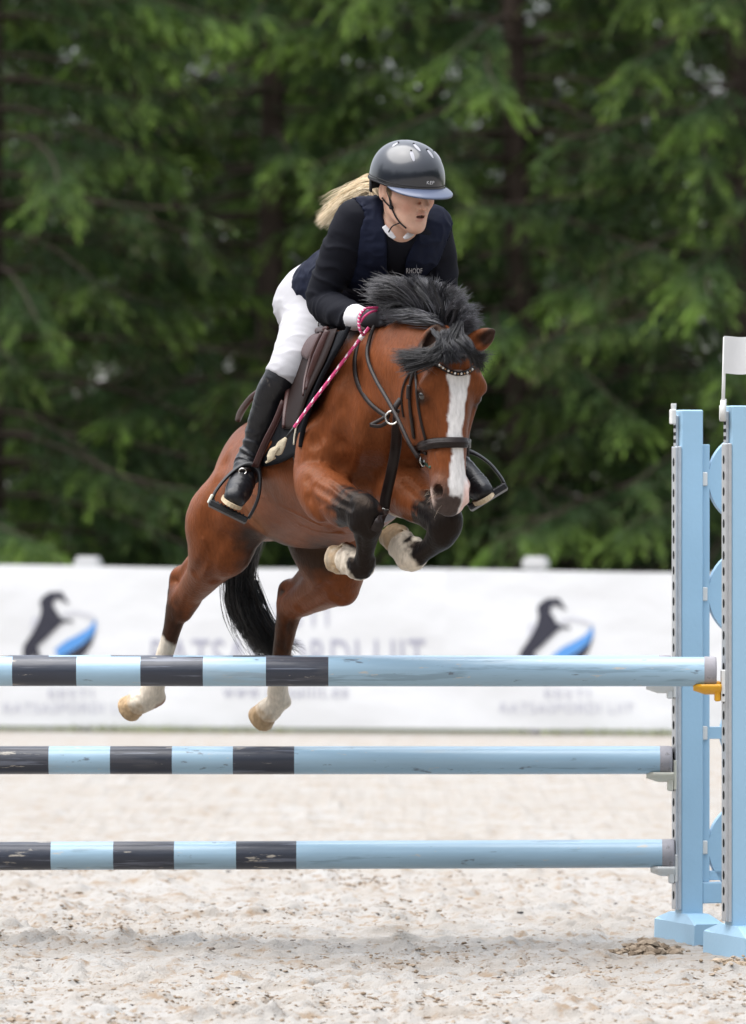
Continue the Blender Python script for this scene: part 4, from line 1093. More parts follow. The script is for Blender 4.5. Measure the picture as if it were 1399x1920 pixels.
# torso frame
RS, LS = P(655, 440, -.29), P(833, 452, -.185)
TC, TP = P(748, 455, -.215), P(598, 566, .235)
tt_ = nrm(TC-TP); tr_ = nrm((RS-LS)-tt_*((RS-LS)@tt_)); tn_ = np.cross(tt_, tr_)
if tn_[2] > 0: tn_ = -tn_
def Tb(s, l=0, n=0): return TP+(TC-TP)*s+tr_*l+tn_*n
def torso(F, g=0.0, lo=-.35, k=.05, hi=2.0):
    hw = [(-.10, .128, .105), (.08, .138, .112), (.30, .128, .098), (.52, .130, .100), (.78, .152, .112), (1.0, .150, .108), (1.12, .115, .085)]
    for i in range(len(hw)-1):
        for q in (0, .5):
            s0 = hw[i][0]+(hw[i+1][0]-hw[i][0])*q; w = hw[i][1]+(hw[i+1][1]-hw[i][1])*q; d = hw[i][2]+(hw[i+1][2]-hw[i][2])*q
            if s0 < lo or s0 > hi: continue
            F.blob(Tb(s0, 0, 0), (.105, w+g, d+g), [tt_, tr_, tn_], k)
    if hi < 1: return
    F.tube([Q(742, 424, -.245, .058+g), Q(712, 411, -.26, .056+g), Q(676, 408, -.268, .056+g)], .05)
    F.tube([Q(755, 428, -.235, .056+g), Q(784, 425, -.21, .052+g), Q(808, 424, -.195, .052+g)], .05)
    for sg in (1, -1):
        F.blob(Tb(.80, .07*sg, .075), (.07, .065+g, .05+g), [tt_, tr_, tn_], .05)
ARM_R = [Q(668, 414, -.270, .066), Q(650, 446, -.262, .066), Q(629, 498, -.232, .061), Q(608, 548, -.205, .056), Q(610, 572, -.215, .055), Q(636, 584, -.30, .052), Q(662, 594, -.385, .043), Q(684, 598, -.445, .031)]
ARM_L = [Q(808, 436, -.185, .064), Q(818, 468, -.18, .062), Q(825, 512, -.17, .058), Q(826, 552, -.17, .055), Q(820, 580, -.22, .052), Q(800, 592, -.33, .043), Q(778, 598, -.42, .036), Q(764, 600, -.47, .030)]
LEG_R = [Q(604, 566, .205, .118), Q(588, 606, .12, .105), Q(567, 648, .03, .086), Q(543, 688, -.045, .065), Q(526, 712, -.055, .055), Q(510, 740, -.03, .052), Q(502, 768, -.01, .051), Q(488, 798, .01, .041), Q(477, 830, .02, .034), Q(466, 862, .025, .036)]
LEG_L = [R(Tb(-.04, -.10, .02), .118), R(L(-.10, -.245, .235), .095), R(L(.02, -.275, .155), .068), R(L(.03, -.295, .06), .052), R(L(-.02, -.33, -.04), .050), Q(838, 842, .06, .036), Q(856, 868, .03, .036)]
FOOT_R = [Q(465, 866, .028, .036), Q(458, 893, -.02, .040), Q(448, 919, -.085, .0425), Q(441, 933, -.135, .036)]
FOOT_L = [Q(858, 868, .0, .036), Q(876, 890, -.05, .038), Q(893, 911, -.09, .0415), Q(904, 922, -.13, .035)]
HEEL_R = [Q(466, 868, .04, .036), Q(470, 890, .07, .032)]
HEEL_L = [Q(854, 868, .04, .036), Q(850, 890, .07, .032)]
# head frame
HC = P(763, 355, -.365)
fd = nrm(np.array((.53, -.825, -.19))); fr = nrm(np.array((fd[1], -fd[0], 0.0))); fr = nrm(fr+np.array((0, 0, -.03))); fu = np.cross(fr, fd)
def Fa(f, r, u): return HC+fd*f+fr*r+fu*u
def hand(F, w, d, side, g=0.0):
    """closed hand: palm, four curled fingers, thumb"""
    d = nrm(np.array(d)); up = nrm(np.array((0, 0, 1.0))-d*d[2]); lat = np.cross(d, up)*side
    F.tube([R(w-d*.01, .027+g), R(w+d*.03, .030+g), R(w+d*.062, .028+g)], .015, flat=(lat, .72))
    for i, (ln, rr) in enumerate(((.042, .0088), (.046, .0092), (.043, .009), (.034, .008))):
        k = w+d*(.070-.003*abs(i-1))+up*(.024-.0165*i)
        q1 = k+d*ln*.55+lat*.010; q2 = q1-lat*.026+d*.006-up*.002; q3 = q2-lat*.012-d*.024
        F.tube([R(k-d*.02, rr+g), R(k, rr*1.05+g), R(q1, rr+g), R(q2, rr*.95+g), R(q3, rr*.85+g)], .004, n=3)
    a = w+d*.022+up*.018-lat*.014
    F.tube([R(a, .012+g), R(a+d*.028+up*.012-lat*.010, .0105+g), R(a+d*.052+up*.008-lat*.004, .0085+g)], .006, n=3)
HW_R, HD_R = P(690, 598, -.485), np.array((.62, -.72, .10))
HW_L, HD_L = P(760, 601, -.48), np.array((-.25, -.93, .05))
def head(F):
    F.blob(Fa(-.012, 0, .035), (.098, .075, .098), [fd, fr, fu], .02)           # skull
    F.tube([R(Fa(.03, 0, -.01), .066), R(Fa(.045, 0, -.06), .054), R(Fa(.062, 0, -.103), .030)], .03)    # face down to the chin
    for s in (1, -1):
        F.tube([R(Fa(-.012, .056*s, -.035), .018), R(Fa(.012, .049*s, -.080), .016), R(Fa(.06, .020*s, -.112), .017)], .03)   # jaw
        F.tube([R(Fa(.070, .038*s, -.028), .021), R(Fa(.035, .062*s, -.022), .018)], .025)     # cheekbone
        F.tube([R(Fa(.092, .012*s, .022), .013), R(Fa(.082, .040*s, .024), .014)], .018)     # brow
        F.blob(Fa(.096, .032*s, .005), (.015, .016, .009), [fd, fr, fu], .012, 's')        # socket
        F.blob(Fa(.079, .032*s, .004), (.0125, .0125, .0125), [fd, fr, fu], .004)       # eyeball
        F.tube([R(Fa(.0915, .020*s, .006), .0030), R(Fa(.0945, .032*s, .0085), .0032), R(Fa(.086, .044*s, .004), .003)], .003)
        F.tube([R(Fa(.088, .022*s, -.009), .0030), R(Fa(.090, .033*s, -.011), .0032), R(Fa(.083, .044*s, -.006), .003)], .004)
        F.blob(Fa(.103, .013*s, -.043), (.013, .0095, .010), [fd, fr, fu], .006)         # nose wings
        F.blob(Fa(.108, .008*s, -.053), (.006, .0045, .005), [fd, fr, fu], .003, 's')
        e = Fa(-.020, .080*s, -.008)         # ear
        F.blob(e, (.019, .008, .032), [nrm(fd-.35*fr*s), nrm(fr*s+.35*fd), fu], .006)
        F.blob(e+fr*s*.010+fd*.003+fu*.003, (.010, .006, .020), [fd, fr, fu], .004, 's')
    F.tube([R(Fa(.090, 0, .016), .011), R(Fa(.110, 0, -.018), .012), R(Fa(.126, 0, -.041), .0130)], .009)    # nose
    F.tube([R(Fa(.086, .020, -.071), .005), R(Fa(.099, .007, -.0665), .0068), R(Fa(.0985, 0, -.068), .0060), R(Fa(.099, -.007, -.0665), .0068), R(Fa(.086, -.020, -.071), .005)], .007, n=3)
    F.tube([R(Fa(.084, .018, -.082), .005), R(Fa(.096, 0, -.0875), .0078), R(Fa(.084, -.018, -.082), .005)], .007, n=3)
    F.tube([R(Fa(.086, .016, -.0765), .0034), R(Fa(.100, 0, -.0775), .0062), R(Fa(.086, -.016, -.0765), .0034)], .003, 's', n=3)
    F.blob(Fa(.080, 0, -.116), (.018, .019, .016), [fd, fr, fu], .02)            # chin
    F.tube([R(Fa(-.035, 0, -.04), .056), (*P(750, 412, -.315), .054), (*P(745, 444, -.265), .062)], .03)          # neck
# skin
lo, hi = np.array(P(400, 980, -.75)), np.array(P(960, 250, .48)); lo2, hi2 = np.minimum(lo, hi), np.maximum(lo, hi); lo2[1], hi2[1] = -.72, .45
bf = Field(lo2, hi2, .006)
torso(bf, -.012); bf.tube(ARM_R, .03, grow=-.010); bf.tube(ARM_L, .03, grow=-.010); bf.tube(LEG_R, .03, grow=-.012); bf.tube(LEG_L, .03, grow=-.012)
for q in (FOOT_R, FOOT_L, HEEL_R, HEEL_L): bf.tube(q, .02, grow=-.010)
hand(bf, HW_R, HD_R, 1, -.003); hand(bf, HW_L, HD_L, -1, -.003)
bf.tube([R(Tb(1.0, 0, -.01), .06), (*P(745, 444, -.265), .055), (*P(750, 412, -.315), .05)], .04)
# the head is finer: evaluate alone, join below the collar
hdF = Field(Fa(0, 0, 0)-np.array((.16, .17, .20)), Fa(0, 0, 0)+np.array((.16, .17, .17)), .0024); head(hdF)
def merge_head():
    V1, F1 = hdF.mesh(1)
    return V1, F1
# coarse body without the head, its neck stump runs up inside the finer neck
V0, F0 = bf.mesh(1); V1, F1 = merge_head()
BV = np.vstack([V0, V1]); BF = np.vstack([F0, F1+len(V0)])
def skin_tone():
    c = np.repeat(np.array((.60, .36, .265))[None], len(BV), 0); n = fbm(BV[:, 0]*60, BV[:, 1]*60, BV[:, 2]*60, 3); c *= (.93+.14*n)[:, None]
    q = BV-HC; f, r_, u = q@fd, q@fr, q@fu
    def spot(cf, cr, cu, rad, soft, col, amt):
        d = np.sqrt((f-cf)**2+(r_-cr)**2+(u-cu)**2); w = np.clip((rad-d)/soft+.5, 0, 1)*amt; c[:] = c*(1-w[:, None])+np.array(col)[None]*w[:, None]
    for s in (1, -1):
        spot(.075, .042*s, -.045, .022, .03, (.62, .26, .19), .45)
        spot(.088, .032*s, .022, .010, .010, (.34, .20, .12), .35)
        spot(.092, .032*s, .006, .0105, .004, (.30, .18, .13), .3)  # eye socket shade under the visor, painted into the skin colour
    spot(.112, 0, -.040, .012, .014, (.62, .28, .20), .5)
    w = np.clip((.0055-np.abs(u+.068))/.003+.5, 0, 1)*np.clip((.021-np.abs(r_))/.004, 0, 1)*(f > .075); c[:] = c*(1-.5*w[:, None])+np.array((.46, .20, .16))[None]*.5*w[:, None]
    w = np.clip((.0062-np.abs(u+.0865))/.003+.5, 0, 1)*np.clip((.019-np.abs(r_))/.004, 0, 1)*(f > .075); c[:] = c*(1-.5*w[:, None])+np.array((.50, .22, .18))[None]*.5*w[:, None]
    w = np.clip((.0056-np.abs(u+.0775)-.003*(np.abs(r_)/.016)**2)/.0015+.5, 0, 1)*np.clip((.017-np.abs(r_))/.003, 0, 1)*(f > .075); c[:] = c*(1-.9*w[:, None])+np.array((.07, .02, .02))[None]*.9*w[:, None]
    return c
skin = mesh_obj('body', BV, BF, m_skin, person, True); set_col(skin, skin_tone())
m_eyew = mat('eye white', (.6, .57, .54), .15, .5); m_iris = mat('iris', (.05, .07, .09), .1, .5)
for s in (1, -1):
    mb = MB(); ball(mb, Fa(.0805, .032*s, .004), .0122, None, 14, 10); e = mb.build('eye', m_eyew, person, True)
    mb = MB(); ball(mb, Fa(.0880, .0335*s, .0032), .0056, None, 12, 8); mb.build('iris', m_iris, e, True)
def wrinkle(V, F, path, amp, freq, seed=0.0, y=None):
    """folds running round a limb"""
    p = crom(np.array([q[:3] for q in path]), 5); d = np.full(len(V), 9.0); sv = np.zeros(len(V)); acc = 0
    for a, b in zip(p[:-1], p[1:]):
        ab = b-a; t = np.clip(((V-a)@ab)/(ab@ab), 0, 1); dd = np.linalg.norm(V-a-t[:, None]*ab, axis=1); m = dd < d
        d = np.where(m, dd, d); sv = np.where(m, acc+t*np.linalg.norm(ab), sv); acc += np.linalg.norm(ab)
    N = vnormals(V, F)
    w = noise3(sv*freq+4*fbm(V[:, 0]*9, V[:, 1]*9, V[:, 2]*9, 2), V[:, 0]*7+seed, V[:, 2]*7)
    w = 1-np.abs(2*w-1); return V+N*((w**2-.4)*(amp if np.isscalar(amp) else amp(sv/acc)))[:, None]
def vnormals(V, F):
    n = np.cross(V[F[:, 2]]-V[F[:, 0]], V[F[:, 3]]-V[F[:, 1]]) if F.shape[1] == 4 else np.cross(V[F[:, 1]]-V[F[:, 0]], V[F[:, 2]]-V[F[:, 0]])
    N = np.zeros_like(V)
    for i in range(F.shape[1]):
        for k in range(3): N[:, k] += np.bincount(F[:, i], n[:, k], len(V))
    return nrm(N)
def plane(F, p, n, k=.004):
    """keep the side where (x-p).n < 0"""
    n = nrm(np.array(n)); p = np.array(p)
    x, y, z = [F.ax[i] for i in range(3)]
    d = ((x[:, None, None]-p[0])*n[0]+(y[None, :, None]-p[1])*n[1]+(z[None, None, :]-p[2])*n[2]).astype(np.float32)
    F.a = -smin(-F.a, -d, k)
def pair_field(pts, pad, vox):
    q = np.array([p[:3] for p in pts]); r = max(p[3] for p in pts)+pad
    return Field(q.min(0)-r, q.max(0)+r, vox)
def largest(V, F):
    lab = np.arange(len(V))
    for _ in range(400):
        m = lab[F].min(1); new = lab.copy()
        for i in range(4): np.minimum.at(new, F[:, i], m)
        new = new[new]
        if (new == lab).all(): break
        lab = new
    k = np.bincount(lab).argmax(); keep = lab == k; idx = np.cumsum(keep)-1
    return V[keep], idx[F[keep[F].all(1)]]
# shirt: trunk and sleeves in one knit piece
shF = Field(lo2, np.array((hi2[0], hi2[1], P(0, 370, 0)[2])), .0052); shF.lo = shF.lo.copy()
torso(shF, .0, .2); shF.tube(ARM_R, .035, grow=.002); shF.tube(ARM_L, .035, grow=.002)
shF.tube([R(Tb(1.0, 0, .0), .09), (*P(746, 436, -.275), .066)], .05)
shF.tube([Q(750, 422, -.30, .066), Q(760, 385, -.36, .066)], .004, 's'); shF.tube([Q(752, 410, -.33, .062), Q(756, 436, -.40, .05)], .01, 's')
plane(shF, Tb(.12), -tt_)
for pth in (ARM_R, ARM_L):
    e = np.array(pth[-1][:3]); d_ = nrm(e-np.array(pth[-2][:3])); c_ = np.array(pth[-2][:3])+d_*.012
    shF.put(e-.07, e+.07, lambda x, y, z, c=c_, d=d_: (-((x-c[0])*d[0]+(y-c[1])*d[1]+(z-c[2])*d[2])).astype(np.float32), .002, 's')
V, F = shF.mesh(1)
V = wrinkle(V, F, ARM_R, lambda s: np.where(V[:, 0] < P(690, 0, -.3)[0], .0075, .002), 34)
V = wrinkle(V, F, ARM_L, lambda s: np.where(V[:, 0] > P(815, 0, -.2)[0], .006, 0), 30, 3.0)
mesh_obj('shirt', V, F, m_shirt, person, True)
for pth in (ARM_R, ARM_L):
    q = np.array(pth[-3:]); F_ = pair_field(q, .03, .004); F_.tube(pth[-3:], .01, grow=.0035)
    e = q[1, :3]+(q[2, :3]-q[1, :3])*.10; d_ = nrm(q[2, :3]-q[1, :3]); plane(F_, e, -d_, .003); plane(F_, q[2, :3]+d_*.004, d_, .003)
    V, F = F_.mesh(1); mesh_obj('cuff', V, F, m_cuffm, person, True)
for (w, d, sd, hd_) in ((HW_R, HD_R, 1, 0), (HW_L, HD_L, -1, 0)):
    F_ = Field(w-.10, w+.16, .003); hand(F_, w, d, sd, .001); V, F = F_.mesh(1); mesh_obj('glove', V, F, m_glove, person, True)
# vest
vF = Field(P(540, 600, -.45)-np.array((0, 0, 0)), np.array((P(860, 0, -.2)[0], .32, P(0, 368, -.2)[2])), .0048)
torso(vF, .016, .12, .05); vF.tube([R(Tb(1.0, 0, -.02), .09), (*P(742, 432, -.25), .068)], .05)
plane(vF, Tb(.10), -tt_, .01)
vF.tube([Q(751, 428, -.30, .068), Q(762, 380, -.37, .075)], .006, 's')
def poly_cut(F, poly, ymin, ymax, k=.003):
    """cut an opening of the given outline into the front of a garment"""
    pw = [P(a, b, (ymin+ymax)/2) for a, b in poly]; xs = np.array([q[0] for q in pw]); zs = np.array([q[2] for q in pw])
    lo_ = (xs.min(), ymin, zs.min()); hi_ = (xs.max(), ymax, zs.max())
    def fn(x, y, z):
        X_, Z_ = np.broadcast_arrays(x, z); d = np.full(X_.shape, 9.0); s = np.ones(X_.shape); n = len(poly)
        for i in range(n):
            j = (i-1) % n; ex, ez = xs[j]-xs[i], zs[j]-zs[i]; wx, wz = X_-xs[i], Z_-zs[i]; t = np.clip((wx*ex+wz*ez)/(ex*ex+ez*ez), 0, 1)
            d = np.minimum(d, (wx-ex*t)**2+(wz-ez*t)**2)
            c1, c2, c3 = Z_ >= zs[i], Z_ < zs[j], ex*wz > ez*wx
            s = np.where((c1 & c2 & c3) | (~c1 & ~c2 & ~c3), -s, s)
        d = s*np.sqrt(d); return np.maximum(d+0*y, np.maximum(ymin-y, y-ymax)).astype(np.float32)
    F.put(lo_, hi_, fn, k, 's')
poly_cut(vF, [(722, 424), (724, 470), (724, 512), (722, 560), (742, 570), (757, 506), (781, 442), (786, 424), (760, 415), (735, 415)], -.60, -.26)
for pth, gr in ((ARM_R, .010), (ARM_L, .010)): vF.tube([*pth[:3]], .004, 's', grow=gr)
V, F = vF.mesh(1); N = vnormals(V, F); n = fbm(V[:, 0]*11+3, V[:, 1]*11, V[:, 2]*14, 3); V = V+N*((1-np.abs(2*n-1))**2*.010-.004)[:, None]
vest = mesh_obj('vest', V, F, m_vest, person, True)
# breeches
def in_x(a): return a
bF = Field(P(455, 760, -.16), np.array((P(800, 0, 0)[0], .44, P(0, 478, .2)[2])), .005)
torso(bF, .004, -.35, .05, .36); bF.tube(LEG_R[:6], .05, grow=.003); bF.tube(LEG_L[:4], .05, grow=.003)
for pth, i in ((LEG_R, 4), (LEG_L, 3)):
    a, b = np.array(pth[i-1][:3]), np.array(pth[i][:3]); c_ = b; d_ = nrm(b-a)
    bF.put(c_-.12, c_+.12, lambda x, y, z, c=c_, d=d_: (-((x-c[0])*d[0]+(y-c[1])*d[1]+(z-c[2])*d[2])).astype(np.float32), .004, 's')
V, F = largest(*bF.mesh(2)); N = vnormals(V, F); n = fbm(V[:, 0]*8, V[:, 1]*8, V[:, 2]*20, 2); V = V+N*((1-np.abs(2*n-1))**3*.0048)[:, None]
mesh_obj('breeches', V, F, m_bree, person, True)
# boots
for pth, ft, he, i0 in ((LEG_R, FOOT_R, HEEL_R, 3), (LEG_L, FOOT_L, HEEL_L, 2)):
    pts = pth[i0:]+ft+he; F_ = pair_field(pts, .03, .0042); F_.tube(pth[i0:], .02, grow=.004); F_.tube(ft, .02, grow=.002); F_.tube(he, .02, grow=.0)
    a, b = np.array(pth[i0][:3]), np.array(pth[i0+1][:3]); c_ = a*.75+b*.25; d_ = nrm(nrm(b-a)+np.array((.25, -.1, -.0))*(1 if i0 == 3 else -1)); plane(F_, c_, -d_, .004)
    V, F = F_.mesh(1); am = lambda s: .0012+.0065*np.exp(-((s-.66)/.20)**2)
    V = wrinkle(V, F, pth[i0:]+ft[1:], am, 46, 2.0); bt = mesh_obj('boot', V, F, m_boot, person, True)
    # sole: slab under the ball of the foot, lying on the stirrup tread
    q = np.array(ft); sd_ = nrm(np.array((.88, 0, -.47)) if i0 == 3 else np.array((.86, 0, .50))); fdir = nrm(q[-1, :3]-q[1, :3]+np.array((0, -.12, .05))); fdir = nrm(fdir-sd_*(fdir@sd_)); dn = np.cross(fdir, sd_); dn = dn*np.sign(-dn[2])
    mb = MB(); n = 20; out = [(.040*math.cos(a)*(1 if math.sin(a) > 0 else .8), .088*math.sin(a)+.006) for a in np.arange(n)*2*math.pi/n]; cpt = q[2, :3]+dn*.040+fdir*.012
    VV = [cpt+sd_*a+fdir*b+dn*h for h in (-.004, .010) for a, b in out]
    mb.add(VV, [tuple(range(n)), tuple(range(n, 2*n))[::-1]]+[(i, n+i, n+(i+1) % n, (i+1) % n) for i in range(n)]); mb.build('sole', m_sole, bt, False)
    mb = MB(); 
    for k in range(3):
        c0 = q[1, :3]*(1-.25*k)+q[2, :3]*.25*k-dn*.041-fdir*.0
        mb.tube([c0-sd_*.018+fdir*.004, c0-dn*.003, c0+sd_*.018-fdir*.004], .0022, 6)
    mb.build('lace', m_glove, bt, True)
# ------------------------------------------------------------------ helmet
m_helm = mat('black carbon shell', (.008, .010, .016), .28, .35, coat=.55)
for k_, v_ in (('IOR', 1.6), ('Coat IOR', 1.55)): m_helm.node_tree.nodes['Principled BSDF'].inputs[k_].default_value = v_
m_helm.node_tree.nodes['Principled BSDF'].inputs['Coat Roughness'].default_value = .13
m_visor = mat('grey blue visor', (.080, .098, .155), .40, .4, coat=.2)
m_vent = mat('vent mesh', (.30, .30, .33), .5, .5)
m_strap = mat('black webbing', (.010, .010, .012), .7, .3)
hU = nrm(fu+fd*.06); hF_ = nrm(fd-hU*(fd@hU)); hRt = np.cross(hF_, hU)
if hRt@fr < 0: hRt = -hRt
HL = HC+hU*.026-hF_*.008
helmet = empty('helmet'); helmet.parent = person
def Hm(th, ph, g=0.0):
    """shell point: th from crown, ph from the front, to the rider's right"""
    c, s = math.cos(th), math.sin(th); f = math.cos(ph); r_ = math.sin(ph)
    e = .90
    lf = (.143 if f > 0 else .138)+g; ridge = .006*math.exp(-(ph/.42)**2)*math.exp(-((th-.95)/.42)**2)
    sg = lambda v: math.copysign(abs(v)**e, v)
    return HL+hF_*(sg(s)*sg(f)*(lf+ridge)) + hRt*(sg(s)*sg(r_)*(.114+g))+hU*(sg(c)*(.130+g)+.006)
def rim(ph):          # lower edge of the shell
    return 1.60+.05*math.cos(ph)-.02*math.cos(2*ph)+.10*max(0, -math.cos(ph))
nth, nph = 34, 72; V, F = [], []
for i in range(nth+1):
    for j in range(nph): ph = 2*math.pi*j/nph-math.pi; V.append(Hm(rim(ph)*i/nth+1e-4, ph))
for i in range(nth):
    for j in range(nph): F.append((i*nph+j, (i+1)*nph+j, (i+1)*nph+(j+1) % nph, i*nph+(j+1) % nph))
b0 = len(V)
for j in range(nph): ph = 2*math.pi*j/nph-math.pi; V.append(Hm(rim(ph), ph, -.012))
for j in range(nph): F.append((nth*nph+j, b0+j, b0+(j+1) % nph, nth*nph+(j+1) % nph))
mesh_obj('shell', V, F, m_helm, helmet, True)
mb = MB(); mb.tube([Hm(rim(p)-.01, p, .0012) for p in np.linspace(-math.pi, math.pi, 73)], .0036, 6, cap=False); mb.build('rim_trim', m_strap, helmet, True)
mb = MB(); mb.tube([Hm(rim(p)-.075-.0*math.cos(p), p, .0004) for p in np.linspace(-math.pi, math.pi, 73)], .0016, 5, cap=False); mb.build('seam', m_strap, helmet, True)
# visor
V, F = [], []; nu, nv = 40, 8
for side in (0, 1):
    for i in range(nu+1):
        ph = (i/nu-.5)*2*1.22; env = max(0, math.cos(ph*1.33))**.75; ex = .048*env+.002
        for j in range(nv+1):
            t = j/nv; p = Hm(rim(ph)-.035*env-.005, ph, .001); dirn = nrm(hF_*math.cos(ph*.75)+hRt*math.sin(ph*.75)); V.append(p+dirn*ex*t-hU*((.010*t+.010*t*t)*env+.0045*side))
n = (nu+1)*(nv+1)
for i in range(nu):
    for j in range(nv):
        q = (i*(nv+1)+j, i*(nv+1)+j+1, (i+1)*(nv+1)+j+1, (i+1)*(nv+1)+j); F.append(q); F.append(tuple(n+k for k in q[::-1]))
for i in range(nu): a = i*(nv+1)+nv; b = (i+1)*(nv+1)+nv; F.append((a, n+a, n+b, b))
mesh_obj('visor', V, F, m_visor, helmet, True)
# vents: pale inset slots
for (th0, th1, ph0, ph1) in ((.58, .92, .62, .50), (.22, .56, .34, .16), (.50, .80, -.30, -.26), (.62, .95, -1.0, -.85), (.35, .6, 1.7, 1.6)):
    V, F = [], []; k = 10
    for i in range(k+1):
        t = i/k; w = .0062*math.sin(math.pi*(.08+.86*t))**.7; th, ph = th0+(th1-th0)*t, ph0+(ph1-ph0)*t
        c = Hm(th, ph, .0006); tg = nrm(Hm(th+.02, ph+.02*(ph1-ph0)/(th1-th0))-Hm(th-.02, ph-.02*(ph1-ph0)/(th1-th0))); nn_ = nrm(c-HL); sd_ = np.cross(tg, nn_)
        V += [c-sd_*w, c+nn_*.0006, c+sd_*w]
    for i in range(k):
        for j in (0, 1): F.append((i*3+j, i*3+j+1, (i+1)*3+j+1, (i+1)*3+j))
    mesh_obj('vent', V, F, m_vent, helmet, True)
    mb = MB(); mb.tube([Hm(th0-.015, ph0, .0004), Hm(th0+.02, ph0, .0012)], .0035, 6); mb.build('vent_lip', m_strap, helmet, True)
# lettering on the brow
tv, tf = text_mesh('KEP', 1.0, 1.05); lo_, hi_ = tv.min(0), tv.max(0); V = []
for q in tv:
    u = (q[0]-lo_[0])/(hi_[0]-lo_[0]); v = (q[1]-lo_[1])/(hi_[1]-lo_[1])
    ph = .0+.115-.20*u; V.append(Hm(rim(0)-.14-.075*v+.0, ph-.02, .0014))
lt = mesh_obj('lettering', V, tf, mat('silver print on helmet', (.6, .6, .62), .4, .5), helmet, False); lt['kind'] = 'stuff'
# harness behind the ear and straps
V, F = [], []; k = 16
for i in range(k+1):
    ph = 1.95+(2*math.pi-3.9)*i/k
    for j, dz in enumerate((0, .5, 1)):
        V.append(Hm(rim(ph)-.02, ph, -.004)-hU*(.046*dz)+hF_*(.008*dz))
for i in range(k):
    for j in (0, 1): F.append((i*3+j, i*3+j+1, (i+1)*3+j+1, (i+1)*3+j))
o_ = mesh_obj('harness', V, F, m_strap, helmet, True); md = o_.modifiers.new('thickness', 'SOLIDIFY'); md.thickness = .006; md.offset = 0
def on_head(px, py, off=.004):
    p, h = hdF.cast(np.array([P(px, py, -.60)]), np.array([P(px, py, 0)-P(px, py, -.60)])); p = p[0]
    return p-nrm(P(px, py, 0)-P(px, py, -.6))*off
def ribbon(name, pts, width, thick, m, parent, nrmls, n=4):
    """flat strap through pts with face normals"""
    A = np.hstack([np.asarray(pts), np.asarray(nrmls)]); A = crom(A, n); p, nn_ = A[:, :3], nrm(A[:, 3:]); t = nrm(np.gradient(p, axis=0)); sd_ = nrm(np.cross(nn_, t)); nn_ = np.cross(t, sd_)
    w = width/2 if np.isscalar(width) else np.interp(np.linspace(0, 1, len(p)), np.linspace(0, 1, len(width)), width)[:, None]/2
    V = np.stack([p-sd_*w, p-sd_*w*.86+nn_*thick, p+sd_*w*.86+nn_*thick, p+sd_*w, p+sd_*w*.86-nn_*thick*.3, p-sd_*w*.86-nn_*thick*.3], 1).reshape(-1, 3); F = []
    for i in range(len(p)-1):
        for j in range(6): F.append((i*6+j, i*6+(j+1) % 6, (i+1)*6+(j+1) % 6, (i+1)*6+j))
    F.append(tuple(range(6))[::-1]); F.append(tuple((len(p)-1)*6+j for j in range(6)))
    return mesh_obj(name, V, F, m, parent, True)
def strap_px(pxs, width, name='chin_strap', off=.003):
    p = np.array([on_head(a, b, off) for a, b in pxs]); N = hdF.grad(p); return ribbon(name, p, width, .0015, m_strap, helmet, N)
strap_px([(727, 356), (731, 372), (734, 388)], .013)
strap_px([(734, 388), (741, 404), (750, 417), (762, 428)], .006)
strap_px([(716, 370), (723, 379), (732, 388)], .006)
mb = MB(); c_ = on_head(734, 389, .004); ball(mb, c_, (.008, .005, .007)); mb.build('buckle', m_strap, helmet, True)
mb = MB(); mb.tube(crom([on_head(750, 418, .002), P(744, 420, -.42), P(735, 425, -.415), P(729, 435, -.39)], 5), .0024, 6); mb.build('strap_end', m_strap, helmet, True)
# white shirt collar
for pxs, w_ in (([(720, 424), (727, 433), (734, 441), (741, 447)], [.016, .020, .019, .010]), ([(757, 447), (764, 443), (771, 438), (777, 431)], [.010, .019, .020, .014])):
    p = np.array([P(a, b, -.395+.02*abs(a-748)/30) for a, b in pxs]); ribbon('collar', p, w_, .003, m_cuffm, person, np.array([(.05, -1, .30)]*4))
# logo on the vest
def on_field(F, pxs, y0=-1.2, off=.003):
    o = np.array([P(a, b, y0) for a, b in pxs]); d = np.array([P(a, b, y0+1)-P(a, b, y0) for a, b in pxs]); p, h = F.cast(o, d); return p-nrm(d)*off, h
v_, f_ = fit_text('RHOOF', 762, 792, 503, 512.5, 1.0); p_, h_ = on_field(vF, v_, -.8, .011)
lt = mesh_obj('lettering', p_, f_, m_cuffm, person, False); lt['kind'] = 'stuff'
# ------------------------------------------------------------------ hair strands
def strands(name, paths, rad, m, parent, tone=None):
    """paths (n,k,3); rad (n,) root radius, thinning to the tip; three-sided"""
    n, k, _ = paths.shape; t = nrm(np.gradient(paths, axis=1)); ref = np.where(np.abs(t[..., 2:3]) > .9, np.array((1.0, 0, 0)), np.array((0, 0, 1.0)))
    a = nrm(np.cross(t, ref)); b = np.cross(t, a); rr = rad[:, None]*np.interp(np.arange(k)/(k-1), [0, .6, 1], [1, .85, .22])[None]
    ring = [paths+rr[..., None]*(math.cos(q)*a+math.sin(q)*b) for q in (0, 2.094, 4.189)]
    V = np.stack(ring, 2).reshape(-1, 3); I = np.arange(n*k*3).reshape(n, k, 3); F = []
    for j in range(3): F.append(np.stack([I[:, :-1, j], I[:, :-1, (j+1) % 3], I[:, 1:, (j+1) % 3], I[:, 1:, j]], -1).reshape(-1, 4))
    o = mesh_obj(name, V, np.concatenate(F), m, parent, True)
    if tone is not None: set_col(o, np.repeat(tone, k*3, 0))
    return o
